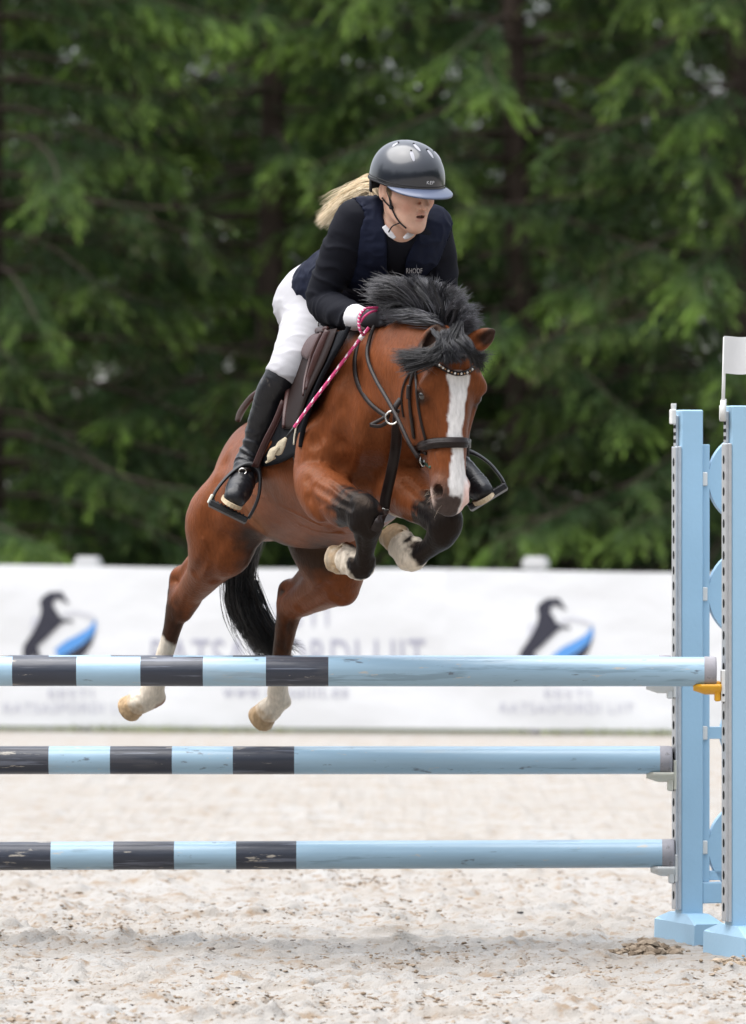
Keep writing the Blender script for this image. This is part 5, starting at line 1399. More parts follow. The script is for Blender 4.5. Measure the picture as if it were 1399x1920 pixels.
def spline_rows(C, k):
    """C (n,c,3) control points -> (n,k,3)"""
    n, c, _ = C.shape; q = np.concatenate([2*C[:, :1]-C[:, 1:2], C, 2*C[:, -1:]-C[:, -2:-1]], 1); u = np.linspace(0, c-1-1e-6, k); i = u.astype(int); t = (u-i)[None, :, None]
    a, b, cc, d = q[:, i], q[:, i+1], q[:, i+2], q[:, i+3]
    return .5*((2*b)+(cc-a)*t+(2*a-5*b+4*cc-d)*t*t+(3*b-a-3*cc+d)*t**3)
def wisp(ctrl, spread, n, seed, clump=14):
    g = np.random.default_rng(seed); C = np.array(ctrl, float)[None].repeat(n, 0); s = np.asarray(spread)
    cl = g.normal(size=(clump, len(ctrl), 3)); wi = g.integers(0, clump, n)
    C = C+(.70*cl[wi][:, :1]+.22*cl[wi]+.48*g.normal(size=(n, 1, 3))+.16*g.normal(size=C.shape))*s[None, :, None]; return C, g
m_blond = mat('blond hair', (.6, .45, .25), .45, .5, attr='tone')
C, g = wisp([P(716, 350, -.20), P(698, 347, -.13), P(674, 358, -.08), P(648, 376, -.05), P(612, 408, -.03)], [.010, .013, .014, .015, .019], 900, 5)
k_ = g.random((900, 1)); tn = np.array((.46, .33, .18))*(1-k_)+np.array((.84, .74, .55))*k_
hr = strands('hair', spline_rows(C, 12), .0010+.0005*g.random(900), m_blond, person, tn)
C, g = wisp([P(712, 345, -.18), P(692, 346, -.12), P(664, 358, -.08), P(642, 374, -.05), P(614, 394, -.03)], [.010, .014, .018, .020, .024], 60, 8, 30)
strands('hair', spline_rows(C, 12), np.full(60, .0007), m_blond, person, np.repeat(np.array((.75, .62, .42))[None], 60, 0))
C, g = wisp([P(703, 340, -.22), P(704, 360, -.24), P(714, 376, -.28), P(728, 388, -.31)], [.008, .012, .010, .007], 220, 9)
k_ = g.random((220, 1)); strands('hair', spline_rows(C, 9), np.full(220, .0013), m_blond, person, np.array((.33, .23, .13))*(1-k_)+np.array((.62, .50, .33))*k_)
C, g = wisp([P(727, 352, -.42), P(731, 360, -.425), P(734, 372, -.425)], [.004, .005, .004], 60, 10)
strands('hair', spline_rows(C, 6), np.full(60, .0009), m_blond, person, np.repeat(np.array((.30, .20, .11))[None], 60, 0))
# ------------------------------------------------------------------ tack
m_brown = mat('brown saddle leather', (.042, .015, .013), .40, .3, bump=(160, .0008), var=(20, .25))
m_mauve = mat('brown knee pad leather', (.065, .034, .033), .55, .4, bump=(260, .001), var=(25, .2))
m_dleath = mat('dark flap leather', (.013, .0065, .0055), .6, .12, bump=(200, .0008))
m_pad = mat('black quilted cloth', (.006, .0065, .0085), .85, .1, bump=(320, .0012))
m_pipe = mat('cream piping', (.55, .50, .40), .8, .2)
m_tack = mat('dark brown strap leather', (.013, .008, .007), .40, .22, bump=(200, .0008), var=(30, .3))
m_steel = mat('polished steel', (.62, .60, .56), .22, .5, metal=1.0)
m_iron = mat('black composite', (.010, .0105, .012), .45, .35, bump=(120, .0006))
m_girth = mat('grey girth padding', (.15, .14, .15), .7, .3, bump=(160, .001), var=(20, .2))
_BP = np.array([(-.40, .22), (-.30, .255), (-.2, .272), (-.1, .268), (0, .245), (.1, .205), (.2, .165), (.25, .140), (.30, .100), (.33, .060), (.36, .02), (.40, .0)])
def onsad(pxs, off=0.0):
    """picture points -> the saddle's side surface (a profile running along the back)"""
    out = []
    for (a, b) in pxs:
        y = np.linspace(-.55, .70, 700); q = toL(np.stack([(a-699.5)/FPX*(y-CAMY), y, CAMZ-(b-1010.)/FPX*(y-CAMY)], -1))
        g = q[:, 1]-np.interp(q[:, 2], _BP[:, 0], _BP[:, 1])-off
        k = np.where(g < 0)[0]
        i = k[0] if len(k) else int(np.argmin(g))
        yy = y[i]
        out.append(P(a, b, yy))
    return np.array(out)
def mirror(p): p = np.asarray(p); return p-2*((p-HO)@HR)[..., None]*HR
def outward(p):
    """sideways normal of the saddle profile"""
    q = toL(p); db = (np.interp(q[:, 2]+.01, _BP[:, 0], _BP[:, 1])-np.interp(q[:, 2]-.01, _BP[:, 0], _BP[:, 1]))/.02
    return nrm(HR[None]*np.sign(q[:, 1:2]+1e-9)+HU[None]*(-db)[:, None])
def patch(name, e0, e1, nu, thick, m, parent, off=0.0, both=True, bulge=0.0, sag=0.0):
    """sheet between two picture edges, laid on the saddle profile with real thickness"""
    e0, e1 = crom(np.array(e0, float), 3), crom(np.array(e1, float), 3); nv = len(e0); objs = []
    U = np.linspace(0, 1, nu); G = []
    for i in range(nv):
        for u in U:
            q = e0[i]*(1-u)+e1[i]*u; q = q+np.array((0, sag*4*u*(1-u)*(i/(nv-1))**4)); G.append(q)
    p = onsad(G, off); q3 = p.reshape(nv, nu, 3)
    for _ in range(2): q3[1:-1, 1:-1] = .5*q3[1:-1, 1:-1]+.125*(q3[:-2, 1:-1]+q3[2:, 1:-1]+q3[1:-1, :-2]+q3[1:-1, 2:])
    p = q3.reshape(-1, 3); N = outward(p)
    uu = np.tile(U, nv); vv = np.repeat(np.linspace(0, 1, nv), nu)
    hgt = thick*np.minimum(1, np.minimum(np.minimum(uu, 1-uu)*nu*.6, np.minimum(vv, 1-vv)*nv*.6)+.25)+bulge*np.sin(np.pi*uu)*np.sin(np.pi*vv)
    I = np.arange(nv*nu).reshape(nv, nu); f = np.stack([I[:-1, :-1], I[:-1, 1:], I[1:, 1:], I[1:, :-1]], -1).reshape(-1, 4)
    rim = np.concatenate([I[0, :], I[1:, -1], I[-1, ::-1][1:], I[::-1, 0][1:]]); r2 = np.roll(rim, -1); n = nv*nu
    f = np.vstack([f, f[:, ::-1]+n, np.stack([rim, rim+n, r2+n, r2], -1)[:-1]])
    for side in ((0, 1) if both else (0,)):
        V = np.vstack([p+N*hgt[:, None], p-N*.002]); 
        if side: V = mirror(V); ff = f[:, ::-1]
        else: ff = f
        mesh_obj(name, V, ff, m, parent, True)
    return p
def roll(name, pxs, rad, m, parent, off=.004, both=True, n=5, k=10):
    A = crom(np.array(pxs, float), n); p = onsad(A, off); 
    for _ in range(3): p[1:-1] = .5*p[1:-1]+.25*(p[:-2]+p[2:])
    r = np.interp(np.linspace(0, 1, len(p)), np.linspace(0, 1, len(rad)), rad) if not np.isscalar(rad) else np.full(len(p), rad)
    for side in ((0, 1) if both else (0,)):
        mb = MB(); mb.tube(mirror(p) if side else p, r, k); mb.build(name, m, parent, True)
pad = empty('saddle_pad', 'black saddle pad with cream piping under the brown saddle', 'saddle pad', loc=(0, 0, 0))
PF = [(652, 618), (641, 641), (619, 677), (599, 716), (585, 752), (573, 788), (566, 818), (564, 838), (559, 849)]
PR = [(600, 628), (566, 655), (536, 692), (508, 736), (480, 775), (458, 806), (447, 832), (444, 850), (447, 864)]
patch('sheet', PR, PF, 22, .006, m_pad, pad, .0, sag=17)
roll('binding', [(654, 612)]+PF[:8], .0085, m_pad, pad, .006)
roll('piping', [(a-13, b-4) for a, b in PF[2:8]], .0032, m_pipe, pad, .010)
roll('piping', [(449, 815), (445, 835), (443, 850), (446, 863)], .003, m_pipe, pad, .006)
for (e0, e1, c_) in (([(458, 829), (454, 848)], [(461, 828), (459, 842)], (.55, .05, .04)), ([(455, 846), (452, 856)], [(459, 841), (459, 852)], (.7, .7, .7)), ([(456, 855), (454, 862)], [(460, 850), (460, 858)], (.12, .25, .42))):
    patch('pad_mark', e0, e1, 4, .002, mat('pad mark', c_, .7, .2), pad, .010, both=False)
sad = empty('saddle', 'brown leather jumping saddle with padded flap under the rider', 'saddle', loc=(0, 0, 0))
patch('flap', [(596, 621), (574, 636), (559, 658), (548, 690), (538, 725), (532, 760), (530, 785), (529, 804)], [(632, 616), (622, 646), (608, 680), (594, 708), (582, 732), (572, 756), (564, 782), (553, 805)], 14, .007, m_dleath, sad, .012)
roll('flap_edge', [(613, 617), (592, 622), (573, 637), (561, 660), (551, 689), (544, 719), (538, 750), (534, 778), (532, 802)], [.010, .013, .014, .013, .013, .012, .010, .008, .006], m_brown, sad, .020)
patch('knee_pad', [(590, 626), (573, 640), (566, 655), (566, 668)], [(602, 625), (596, 640), (588, 658), (576, 675)], 8, .006, m_mauve, sad, .024, bulge=.006)
roll('knee_roll', [(603, 624), (594, 645), (584, 668), (577, 690), (571, 716), (568, 742)], [.007, .008, .007, .006, .005, .003], m_brown, sad, .026)
roll('knee_block', [(616, 620), (607, 643), (597, 668), (588, 690), (580, 710), (574, 730)], [.014, .018, .019, .016, .011, .005], m_brown, sad, .020)
# seat, pommel and cantle in the horse's own frame
V, F = [], []; na, nb_ = 20, 17
ctl = np.array([(.14, .345, .045, .05), (.08, .372, .075, .05), (.0, .350, .10, .045), (-.12, .325, .120, .045), (-.22, .325, .135, .05), (-.30, .342, .130, .06), (-.335, .352, .115, .07), (-.35, .345, .10, .08)])
cc_ = crom(ctl, 4)
for (a, c, w, dr) in cc_:
    for j in range(nb_):
        b = (j/(nb_-1)-.5)*2; V.append(L(a+.03*b*b*(1 if a < -.28 else 0), b*w, c-dr*abs(b)**2.2))
for i in range(len(cc_)-1):
    for j in range(nb_-1): F.append((i*nb_+j, i*nb_+j+1, (i+1)*nb_+j+1, (i+1)*nb_+j))
st = mesh_obj('seat', V, F, m_brown, sad, True); md = st.modifiers.new('thickness', 'SOLIDIFY'); md.thickness = .022; md.offset = 1
roll('cantle_edge', [(510, 722), (490, 731), (472, 745), (459, 761), (450, 776), (446, 789)], [.008, .010, .0115, .012, .012, .010], m_brown, sad, .0, both=True)
mb = MB(); c_ = P(601, 606, -.02); mb.tube([c_+np.array((.0095*math.cos(a), .002*math.sin(a), .011*math.sin(a))) for a in np.linspace(-.6, 4.0, 14)], .0024, 8); mb.build('dee_ring', m_steel, sad, True)
mb = MB(); mb.tube(crom([P(604, 606, -.03), P(622, 612, -.08), P(645, 616, -.15)], 4), .008, 8); mb.build('pommel_strap', m_pad, sad, True)
# girth round the barrel
def girth(name, a0, hw, b_from, b_to, m, thick, parent):
    V, F = [], []; n = 40; hws = hw if callable(hw) else (lambda t: hw)
    rows = 5
    for i in range(n+1):
        t = i/n; th = b_from+(b_to-b_from)*t
        for j in range(rows):
            a = a0+(j/(rows-1)-.5)*2*hws(t); dirn = HR*math.sin(th)-HU*math.cos(th); o = L(a, 0, -.03)
            s_ = np.linspace(.12, .5, 160); g = barrel(*(o[None]+dirn[None]*s_[:, None]).T); k = np.where(g > 0)[0]; rr = s_[k[0]] if len(k) else .3
            for q in (0, 1): V.append(o+dirn*(rr-.004+(thick*(1 if 0 < j < rows-1 else .6) if q else 0)))
    w = rows*2
    for i in range(n):
        for j in range(rows-1):
            b = i*w+j*2; F.append((b+1, b+3, b+w+3, b+w+1)); F.append((b, b+w, b+w+2, b+2))
        b = i*w; F.append((b, b+1, b+w+1, b+w)); b = i*w+(rows-1)*2; F.append((b, b+w, b+w+1, b+1))
    return mesh_obj(name, V, F, m, parent, True)
girth('girth', .11, lambda t: .042+.030*math.exp(-((t-.5)/.16)**2), -1.45, 1.45, m_girth, .016, sad)
girth('girth_strap', .10, .014, .55, 1.5, m_dleath, .021, sad)
girth('girth_strap', .10, .014, -1.5, -.55, m_dleath, .021, sad)
# stirrups
def stirrup(label, arch, tread, y_top, y_bot, side):
    r = empty('stirrup', label, 'stirrup', 'stirrups on either side of the saddle', loc=(0, 0, 0))
    ya = np.array([q[1] for q in arch]); t = (ya-ya.min())/(ya.max()-ya.min()); p = np.array([P(a, b, y_top+(y_bot-y_top)*k) for (a, b), k in zip(arch, t)])
    A = crom(p, 5); n = len(A); tg, _, _ = frames(A); fw = np.array((0, -1.0, -.12)); V, F = [], []
    for i in range(n):
        sd_ = nrm(np.cross(tg[i], fw)); f2 = nrm(np.cross(sd_, tg[i])); w = .011+.010*abs(i/(n-1)-.5)*2; th = .0058+.0035*math.exp(-((i/(n-1)-.5)/.12)**2)
        for k in range(10): a = k*2*math.pi/10; V.append(A[i]+sd_*th*math.cos(a)+f2*w*math.sin(a))
    for i in range(n-1):
        for k in range(10): F.append((i*10+k, i*10+(k+1) % 10, (i+1)*10+(k+1) % 10, (i+1)*10+k))
    F.append(tuple(range(10))[::-1]); F.append(tuple((n-1)*10+k for k in range(10))); mesh_obj('arch', V, F, m_iron, r, True)
    a, b = P(*tread[0], y_bot), P(*tread[1], y_bot); ax = nrm(b-a); dn = nrm(np.array((0, -.10, -1.0))-ax*(ax@np.array((0, -.10, -1.0)))); fw = np.cross(ax, dn); fw = fw*np.sign(-fw[1])
    Ln = np.linalg.norm(b-a); mb = MB(); mb.box((0, -.036, -.002), (Ln, .036, .019), bev=.005)
    for k in range(9): mb.box((.010+(Ln-.02)*k/9, -.030, -.0055), (.010+(Ln-.02)*(k+.55)/9, .030, -.001), bev=.001)
    mb.v = [tuple(a+ax*q[0]+fw*q[1]+dn*q[2]) for q in mb.v]; mb.build('tread', m_iron, r, True if False else False)
    return r, a, ax, dn
s1, a_, ax_, dn_ = stirrup('black stirrup iron around the boot in front of the flank', [(398, 940), (403, 924), (418, 903), (437, 884), (456, 872), (474, 871), (486, 885), (488, 905), (485, 930), (477, 952), (466, 972)], [(394, 938), (465, 973)], -.055, -.088, 1)
mb = MB(); mb.box((-.006, -.030, -.022), (.004, .030, .012), bev=.003); mb.v = [tuple(a_+ax_*q[0]+np.array((0, -1., 0))*q[1]*-1+dn_*q[2]) for q in mb.v]; mb.build('end_cap', m_cream, s1)
ribbon('leather', [P(533, 752, -.105), P(518, 790, -.112), P(497, 832, -.108), P(478, 876, -.080)], .0255, .0035, m_brown, s1, [(.35, -1, .1)]*4)
for dx in (-.0085, .0085):
    ribbon('stitching', [P(533, 752, -.1092)+np.array((dx, 0, 0)), P(518, 790, -.1162)+np.array((dx, 0, 0)), P(497, 832, -.1122)+np.array((dx, 0, 0)), P(479, 873, -.086)+np.array((dx, 0, 0))], .0016, .0006, m_mauve, s1, [(.35, -1, .1)]*4)
s2, a_, ax_, dn_ = stirrup('black stirrup iron showing beyond the horse muzzle', [(946, 908), (938, 893), (917, 868), (892, 851), (872, 846), (858, 854), (856, 880), (864, 915), (880, 948)], [(948, 907), (878, 950)], -.02, -.085, -1)
ribbon('leather', [P(812, 758, -.02), P(834, 800, -.03), P(858, 848, -.02)], .0255, .0035, m_brown, s2, [(-.2, -1, .1)]*3)
# spur strap ring on the boot
mb = MB(); c_ = P(455, 884, -.075); mb.tube([c_+np.array((.0125*math.cos(a), -.004*abs(math.sin(a)), .010*math.sin(a)))for a in np.linspace(0, 2*math.pi, 18)], .0026, 8, cap=False); mb.build('spur_ring', m_steel, person, True)
ribbon('spur_strap', [P(430, 897, -.02), P(440, 889, -.060), P(452, 882, -.072), P(466, 880, -.066), P(474, 886, -.03)], .012, .0022, m_tack, person, [(-.6, -1, .3), (-.3, -1, .3), (0, -1, .3), (.4, -1, .3), (1, -.6, .3)])

# ---- straps on the horse
def onh(pxs, y0=-1.35, off=.003):
    o = np.array([P(a, b, y0) for a, b in pxs]); d = np.array([P(a, b, y0+1)-P(a, b, y0) for a, b in pxs]); p, h = hf.cast(o, d); N = hf.grad(p); return p+N*off, N, h
def free(pts, off=.006):
    """loose strap: keeps its own depth unless the horse would swallow it"""
    p = np.array([P(*q) for q in pts]); s, N, h = onh([q[:2] for q in pts], off=off)
    for i in range(len(p)):
        if h[i] and p[i, 1] > s[i, 1]: p[i] = P(pts[i][0], pts[i][1], s[i, 1]-.003)
    return p
def hstrap(name, pxs, width, m, parent, thick=.003, off=.002, n=4):
    A = crom(np.array(pxs, float), n); p, N, h = onh(A, off=off)
    for _ in range(2): p[1:-1] = .5*p[1:-1]+.25*(p[:-2]+p[2:]); N[1:-1] = nrm(.5*N[1:-1]+.25*(N[:-2]+N[2:]))
    return ribbon(name, p, width, thick, m, parent, N, 1)
bridle = empty('bridle', 'dark leather bridle with jewelled browband and padded noseband on the horse head', 'bridle', loc=(0, 0, 0))
hstrap('cheekpiece', [(778, 692), (772, 712), (769, 735), (770, 763), (774, 795), (778, 825), (785, 850)], .0125, m_tack, bridle, .004)
hstrap('cheek_buckle', [(770, 722), (769, 735), (769.5, 748)], .017, m_tack, bridle, .007, .004)
hstrap('throatlatch', [(778, 690), (764, 708), (756, 730), (754, 752), (758, 782)], .009, m_tack, bridle)
hstrap('noseband_strap', [(780, 692), (781, 715), (783, 745), (788, 780), (794, 808), (799, 826)], .0095, m_tack, bridle, .003)
hstrap('noseband', [(783, 840), (792, 836), (808, 832), (830, 830), (852, 829.5), (870, 830), (880, 832.5)], .035, m_tack, bridle, .010, .002)
hstrap('noseband_ridge', [(790, 836.5), (808, 832), (830, 830), (852, 829.5), (870, 830), (878, 832)], .014, m_tack, bridle, .007, .008)
hstrap('flash_strap', [(786, 846), (800, 850)], .012, m_tack, bridle, .004)
hstrap('browband', [(780, 676), (800, 680), (820, 685), (834, 693), (852, 700), (869, 700), (883, 693), (896, 680), (904, 670)], .0155, m_tack, bridle, .005, .002)
m_gem = mat('clear crystal', (.75, .72, .68), .05, .8, metal=.3); m_gem2 = mat('amber crystal', (.35, .18, .07), .05, .8)
gx_, gN, _ = onh(crom(np.array([(824, 687), (834, 693), (852, 700), (869, 700), (883, 693), (894, 682)], float), 3), off=.007)
for i, (p_, n_) in enumerate(zip(gx_, gN)):
    mb = MB(); ball(mb, p_, .0042 if i % 2 == 0 else .0030, None, 8, 6); mb.build('crystal', m_gem if i % 2 == 0 else m_gem2, bridle, False)
hstrap('headpiece', [(780, 690), (790, 668), (800, 655)], .02, m_tack, bridle, .004)
def ring(c, r, ax1, ax2, rad, m, name, parent, n=22):
    mb = MB(); mb.tube([c+np.array(ax1)*r*math.cos(a)+np.array(ax2)*r*math.sin(a) for a in np.linspace(0, 2*math.pi, n)], rad, 8, cap=False); return mb.build(name, m, parent, True)
bp, bN, _ = onh([(789, 861)], off=.008); bp = bp[0]
ring(bp, .020, nrm(ht*.9+hn*.2), nrm(hn*.7-hl*-.7), .0034, m_steel, 'bit_ring', bridle)
mb = MB(); mb.tube(crom([bp, (bp+onh([(800, 874)], off=.004)[0][0])/2-np.array((0, .004, 0)), onh([(808, 876)], off=.002)[0][0]], 4), .005, 8); mb.build('bit_mouthpiece', mat('green rubber bit', (.03, .08, .055), .5, .4), bridle, True)
ribbon('bit_hanger', [bp+np.array((-.012, -.004, .022)), bp+np.array((-.004, -.008, .0)), bp+np.array((.0, -.006, -.022))], .014, .003, m_tack, bridle, [(-.3, -1, 0)]*3)
def free_strap(name, pts, width, m, parent, thick=.003, nr=(-.2, -1, .25), n=5):
    p = free(pts); return ribbon(name, p, width, thick, m, parent, [nr]*len(p), n)
free_strap('rein', [(706, 602, -.52), (693, 636, -.535), (689, 670, -.585), (704, 710, -.66), (727, 750, -.75), (748, 790, -.82), (768, 832, -.87), (784, 858, -.89)], .0135, m_tack, bridle, .0035)
ribbon('rein', [Hd(.385, -.03, -.085), P(792, 700, -.66)-nl*.165, P(748, 660, -.50)-nl*.16, HW_L+np.array((.02, -.02, 0))], .0135, .0035, m_tack, bridle, [(.8, -.5, .2)]*4, 6)
bpl = empty('breastplate', 'dark breastplate strap with steel rings across the horse chest', 'breastplate', loc=(0, 0, 0))
free_strap('neck_strap', [(698, 606, -.44), (681, 626, -.42), (670, 652, -.42), (665, 684, -.46), (671, 720, -.50), (690, 752, -.56), (712, 772, -.62), (730, 783, -.66)], .0155, m_tack, bpl, .0035, (-.5, -1, .2))
free_strap('chest_strap', [(748, 768, -.70), (745, 800, -.66), (742, 840, -.58), (734, 885, -.54), (725, 925, -.51), (720, 955, -.50)], .036, m_tack, bpl, .004, (0, -1, -.15))
free_strap('girth_loop', [(720, 958, -.50), (714, 975, -.46), (704, 996, -.34)], .036, m_tack, bpl, .005, (0, -1, -.3))
free_strap('chest_buckle', [(721, 953, -.510), (720.2, 957, -.508)], .040, m_steel, bpl, .004, (0, -1, -.15))
free_strap('martingale_strap', [(731, 776, -.75), (712, 788, -.74), (694, 797, -.73)], .013, m_tack, bpl, .003)
free_strap('martingale_strap', [(694, 797, -.73), (712, 799, -.745), (731, 789, -.76)], .013, m_tack, bpl, .003, (-.2, -1, -.25))
free_strap('martingale_strap', [(738, 776, -.77), (742, 762, -.77), (752, 748, -.76)], .020, m_tack, bpl, .004)
rc = free([(735, 783, -.77)])[0]; ring(rc, .0215, (.95, -.3, 0), (0, .1, 1), .0032, m_steel, 'ring', bpl)
# ---- riding whip, pink and white plait
whip = empty('riding_whip', 'thin pink and white plaited whip with beige leather tip hanging from the gloved hand', 'whip', loc=tuple(P(690, 616, -.53)))
m_pink = mat('pink cord', (.52, .045, .16), .5, .4); m_pw = mat('white cord', (.75, .62, .66), .5, .4)
o_ = np.array(whip.location)
def plait(name, pts, rad, parent, pitch=7):
    A = crom(np.array(pts), 16); n = len(A); v, f = tube_geo(A, rad, 8, False); v = v-o_; mi = []
    for i in range(n-1):
        for j in range(8): mi.append(1 if ((i+j) % pitch) < 2 and (j % 4) < 3 else 0)
    return mesh_obj(name, v, f, None, parent, True, [m_pink, m_pw], mi)
wp = free([(692, 614, -.535), (655, 662, -.53), (618, 712, -.52), (583, 758, -.49), (552, 801, -.46), (537, 821, -.45)], .02)
plait('plaited_shaft', wp[:5], .0058, whip)
mb = MB(); mb.tube([wp[4]-o_, (wp[4]+wp[5])/2-o_, wp[5]-o_], .0046, 8); mb.build('bare_shaft', m_iron, whip, True)
mb = MB(); q = wp[0]*.62+wp[1]*.38-o_; d = nrm(wp[1]-wp[0]); mb.tube([q-d*.010, q+d*.010], .0085, 10); mb.build('ferrule', mat('white ferrule', (.7, .66, .66), .4), whip, True)
m_pop = mat('beige suede', (.42, .36, .26), .9, .2, bump=(120, .002), var=(30, .3))
ribbon('popper', [wp[5]-o_, P(528, 833, -.45)-o_, P(521, 846, -.45)-o_, P(514, 850, -.45)-o_], [.010, .030, .034, .012], .005, m_pop, whip, [(-.2, -1, .2)]*4)
ribbon('popper', [P(523, 838, -.455)-o_, P(512, 846, -.455)-o_, P(507, 858, -.455)-o_, P(503, 865, -.455)-o_], [.012, .026, .026, .006], .005, m_pop, whip, [(-.2, -1, .2)]*4)
ribbon('popper', [P(517, 858, -.45)-o_, P(506, 863, -.45)-o_, P(498, 868, -.45)-o_], [.006, .010, .006], .003, m_pop, whip, [(-.2, -1, .2)]*3)
ybw = -.56
plait('wrist_loop', [P(681, 628, -.54), P(675, 618, ybw), P(673, 602, ybw), P(677, 588, ybw), P(686, 578, -.55)], .0052, whip)
plait('wrist_loop', [P(686, 578, -.55), P(700, 577, -.545), P(716, 578, -.53)], .0042, whip, 99)
plait('wrist_loop', [P(675, 606, ybw+.004), P(683, 594, ybw), P(696, 585, -.555), P(714, 581, -.53)], .0042, whip, 99)
# ------------------------------------------------------------------ mane, forelock, tail
m_hair = mat('black horse hair', (.02, .02, .022), .34, .45, attr='tone')
def tone(n, g, a, b): k = g.random((n, 1))**1.3; return np.array(a)*(1-k)+np.array(b)*k
def lock_set(name, specs, seed, parent, a, b, k=11, rad=(.0008, .0006)):
    """specs: (control points world, spread per control, count)"""
    P_, T_ = [], []; gg = np.random.default_rng(seed)
    for i, (c, s, n) in enumerate(specs):
        C, g = wisp(c, s, n, seed*31+i, max(4, n//9)); P_.append(spline_rows(C, k)); T_.append(tone(n, gg, a, b)*(.45+1.3*gg.random()**1.5))
    P_ = np.concatenate(P_); T_ = np.concatenate(T_)
    o = strands(name, P_, rad[0]+rad[1]*gg.random(len(P_)), m_hair, parent, T_); o['kind'] = 'stuff'; return o
g_ = np.random.default_rng(77); specs = []
crest = crom([P(706, 606, -.42), P(735, 600, -.50), P(770, 598, -.60), P(806, 606, -.70), P(842, 626, -.80)], 10)
tips = crom(np.array([(700, 568), (688, 552), (694, 537), (712, 522), (744, 519), (778, 522), (806, 524), (836, 527), (862, 544), (884, 568), (897, 592), (903, 622)], float), 8)
for i in range(170):
    t = g_.random(); tip = tips[int(t*(len(tips)-1))]+g_.normal(size=2)*4
    ln = .62+.38*g_.random()**.5
    rt = np.clip(.42+.56*t**.7+g_.normal()*.07, .25, 1); root = crest[int(rt*(len(crest)-1))]
    yr = root[1]; px0, py0 = root[0]/(yr-CAMY)*FPX+699.5, 1010-(root[2]-CAMZ)/(yr-CAMY)*FPX
    if g_.random() < .25: tip = tip+np.array((14*(1-t), 22*g_.random()*(1-t*.6)))
    tx, ty = px0+(tip[0]-px0)*ln, py0+(tip[1]-py0)*ln
    lift = 26*(1-t)+8+g_.normal()*5
    m1 = (px0+(tx-px0)*.25+4, py0+(ty-py0)*.32-lift*.55); m2 = (px0+(tx-px0)*.62, py0+(ty-py0)*.72-lift*.55)
    dy = .10*(1-t)+g_.normal()*.05
    specs.append(([root, P(*m1, yr+dy*.2-.02), P(*m2, yr+dy*.6-.01), P(tx, ty, yr+dy)], [.006, .008, .009, .011], 36))
for i in range(34):         # lower fringe lying on the neck
    t = g_.random(); root = crest[int((.62+.36*t)*(len(crest)-1))]; yr = root[1]; px0 = root[0]/(yr-CAMY)*FPX+699.5; py0 = 1010-(root[2]-CAMZ)/(yr-CAMY)*FPX
    tx, ty = px0-38-34*g_.random(), 588+8*g_.random()+6*t
    specs.append(([root, P(px0-12, py0-13, yr-.03), P((px0+tx)/2-6, (py0+ty)/2-8, yr-.01), P(tx, ty, yr+.06)], [.006, .008, .009, .010], 30))
for i in range(22):         # flyaways
    t = g_.random(); tip = tips[int(t*(len(tips)-1))]+g_.normal(size=2)*7+np.array((-7*(1-t), -3)); root = crest[int((.4+.6*t**.7)*(len(crest)-1))]; yr = root[1]
    px0, py0 = root[0]/(yr-CAMY)*FPX+699.5, 1010-(root[2]-CAMZ)/(yr-CAMY)*FPX
    specs.append(([root, P(px0+(tip[0]-px0)*.4, py0+(tip[1]-py0)*.55-6, yr), P(px0+(tip[0]-px0)*.75, py0+(tip[1]-py0)*.85, yr+.03), P(*tip, yr+.06)], [.006, .010, .014, .02], 4))
lock_set('mane', specs, 3, horse, (.014, .014, .017), (.075, .073, .084))
specs = []
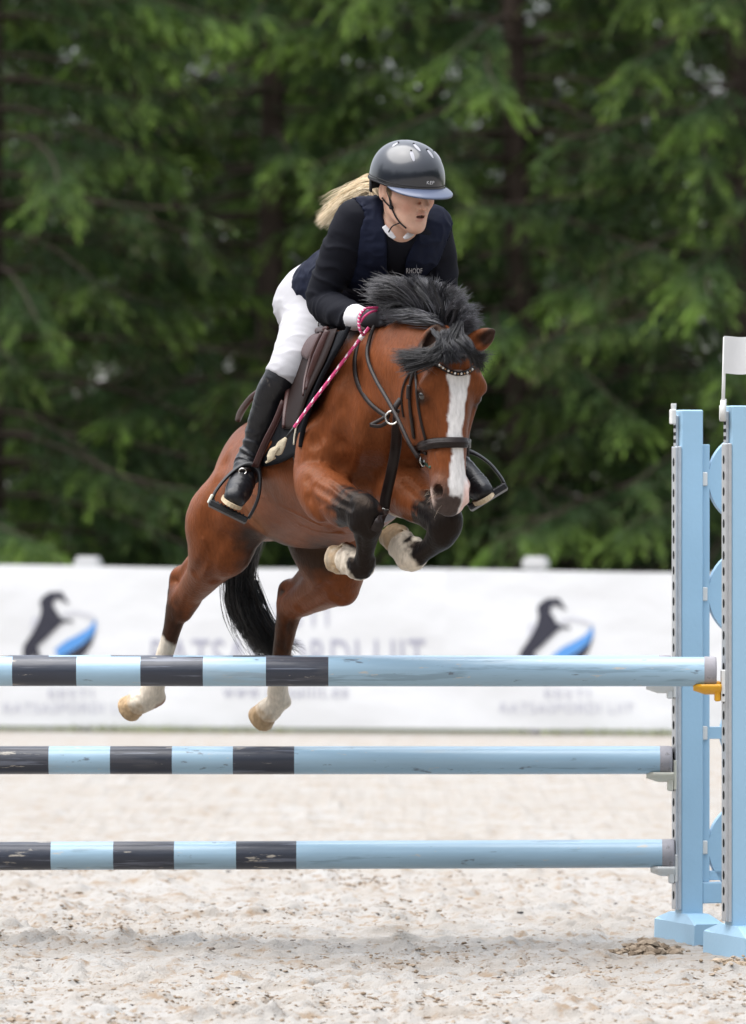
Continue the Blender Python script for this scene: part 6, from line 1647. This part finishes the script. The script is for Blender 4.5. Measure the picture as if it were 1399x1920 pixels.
for i in range(84):
    q = g_.random(); t = g_.random(); k = g_.random()
    rt = (848+g_.normal()*12, 626+g_.normal()*6)
    if q < .50:      # blown to the picture's left
        tip = (738+62*k+g_.normal()*4, 656+34*t+8*k+g_.normal()*3); pts = [(*rt, -.86), (832+g_.normal()*6, 650+10*t, -.925), (801-6*t+g_.normal()*5, 662+18*t, -.935), (*tip, -.92)]; sp = [.006, .008, .009, .013]
    elif q < .78:    # over the forehead
        tip = (792+95*k, 672+10*g_.random()-8*abs(k-.5)); pts = [(*rt, -.86), (842+(tip[0]-842)*.35+g_.normal()*5, 646, -.93), (842+(tip[0]-842)*.75+g_.normal()*5, 664, -.945), (*tip, -.95)]; sp = [.006, .008, .009, .010]
    else:            # to the right
        tip = (888+34*k, 690-20*k+g_.normal()*5); pts = [(*rt, -.86), (866+g_.normal()*5, 646, -.93), (884+8*k, 663+6*t, -.935), (*tip, -.90)]; sp = [.006, .008, .009, .012]
    specs.append((list(free(pts, .012)), sp, 34))
lock_set('forelock', specs, 5, horse, (.006, .006, .007), (.030, .029, .034))
specs = []
for i in range(70):
    u = g_.normal()*.5; v = g_.random()
    c = [P(480+8*u, 985, .86), P(452+14*u, 1060, 1.0), P(456+17*u, 1130, 1.06), P(478+18*u+14*v*(u > 0), 1185-10*v, 1.10), P(508+16*u+22*v*(u > .2), 1228-18*v+14*abs(u)*(u > 0), 1.13)]
    specs.append((c, [.014, .018, .018, .018, .024], 24))
for i in range(10):
    c = [P(470, 1090, 1.0), P(500, 1160, 1.06), P(530, 1200, 1.09), P(545+18*g_.random(), 1206+22*g_.random(), 1.12)]; specs.append((c, [.014, .015, .012, .016], 10))
for i in range(8):
    c = [P(446, 1040, .99), P(428, 1090, 1.04), P(430+8*g_.random(), 1140, 1.08), P(446+12*g_.random(), 1185, 1.1)]; specs.append((c, [.01, .012, .012, .016], 7))
lock_set('tail', specs, 9, horse, (.006, .0055, .006), (.024, .020, .019), 12)
# whiskers
C = []
for i in range(22):
    l_ = .03+.035*g_.random(); t_ = .50+.075*g_.random(); a = Hd(t_, -.01+.03*g_.random(), .056+.006*g_.random()-.03*(t_ > .56)); d = nrm(hl*.8+ht*(.5*g_.normal())+hn*(.3+.4*g_.random())+np.array((0, 0, -.1))); C.append([a-d*.01, a+d*l_*.5, a+d*l_+np.array((0, 0, -.006))])
wh = strands('whiskers', spline_rows(np.array(C), 6), np.full(22, .0004), m_hair, horse, np.repeat(np.array((.45, .36, .28))[None], 22, 0)); wh['kind'] = 'stuff'
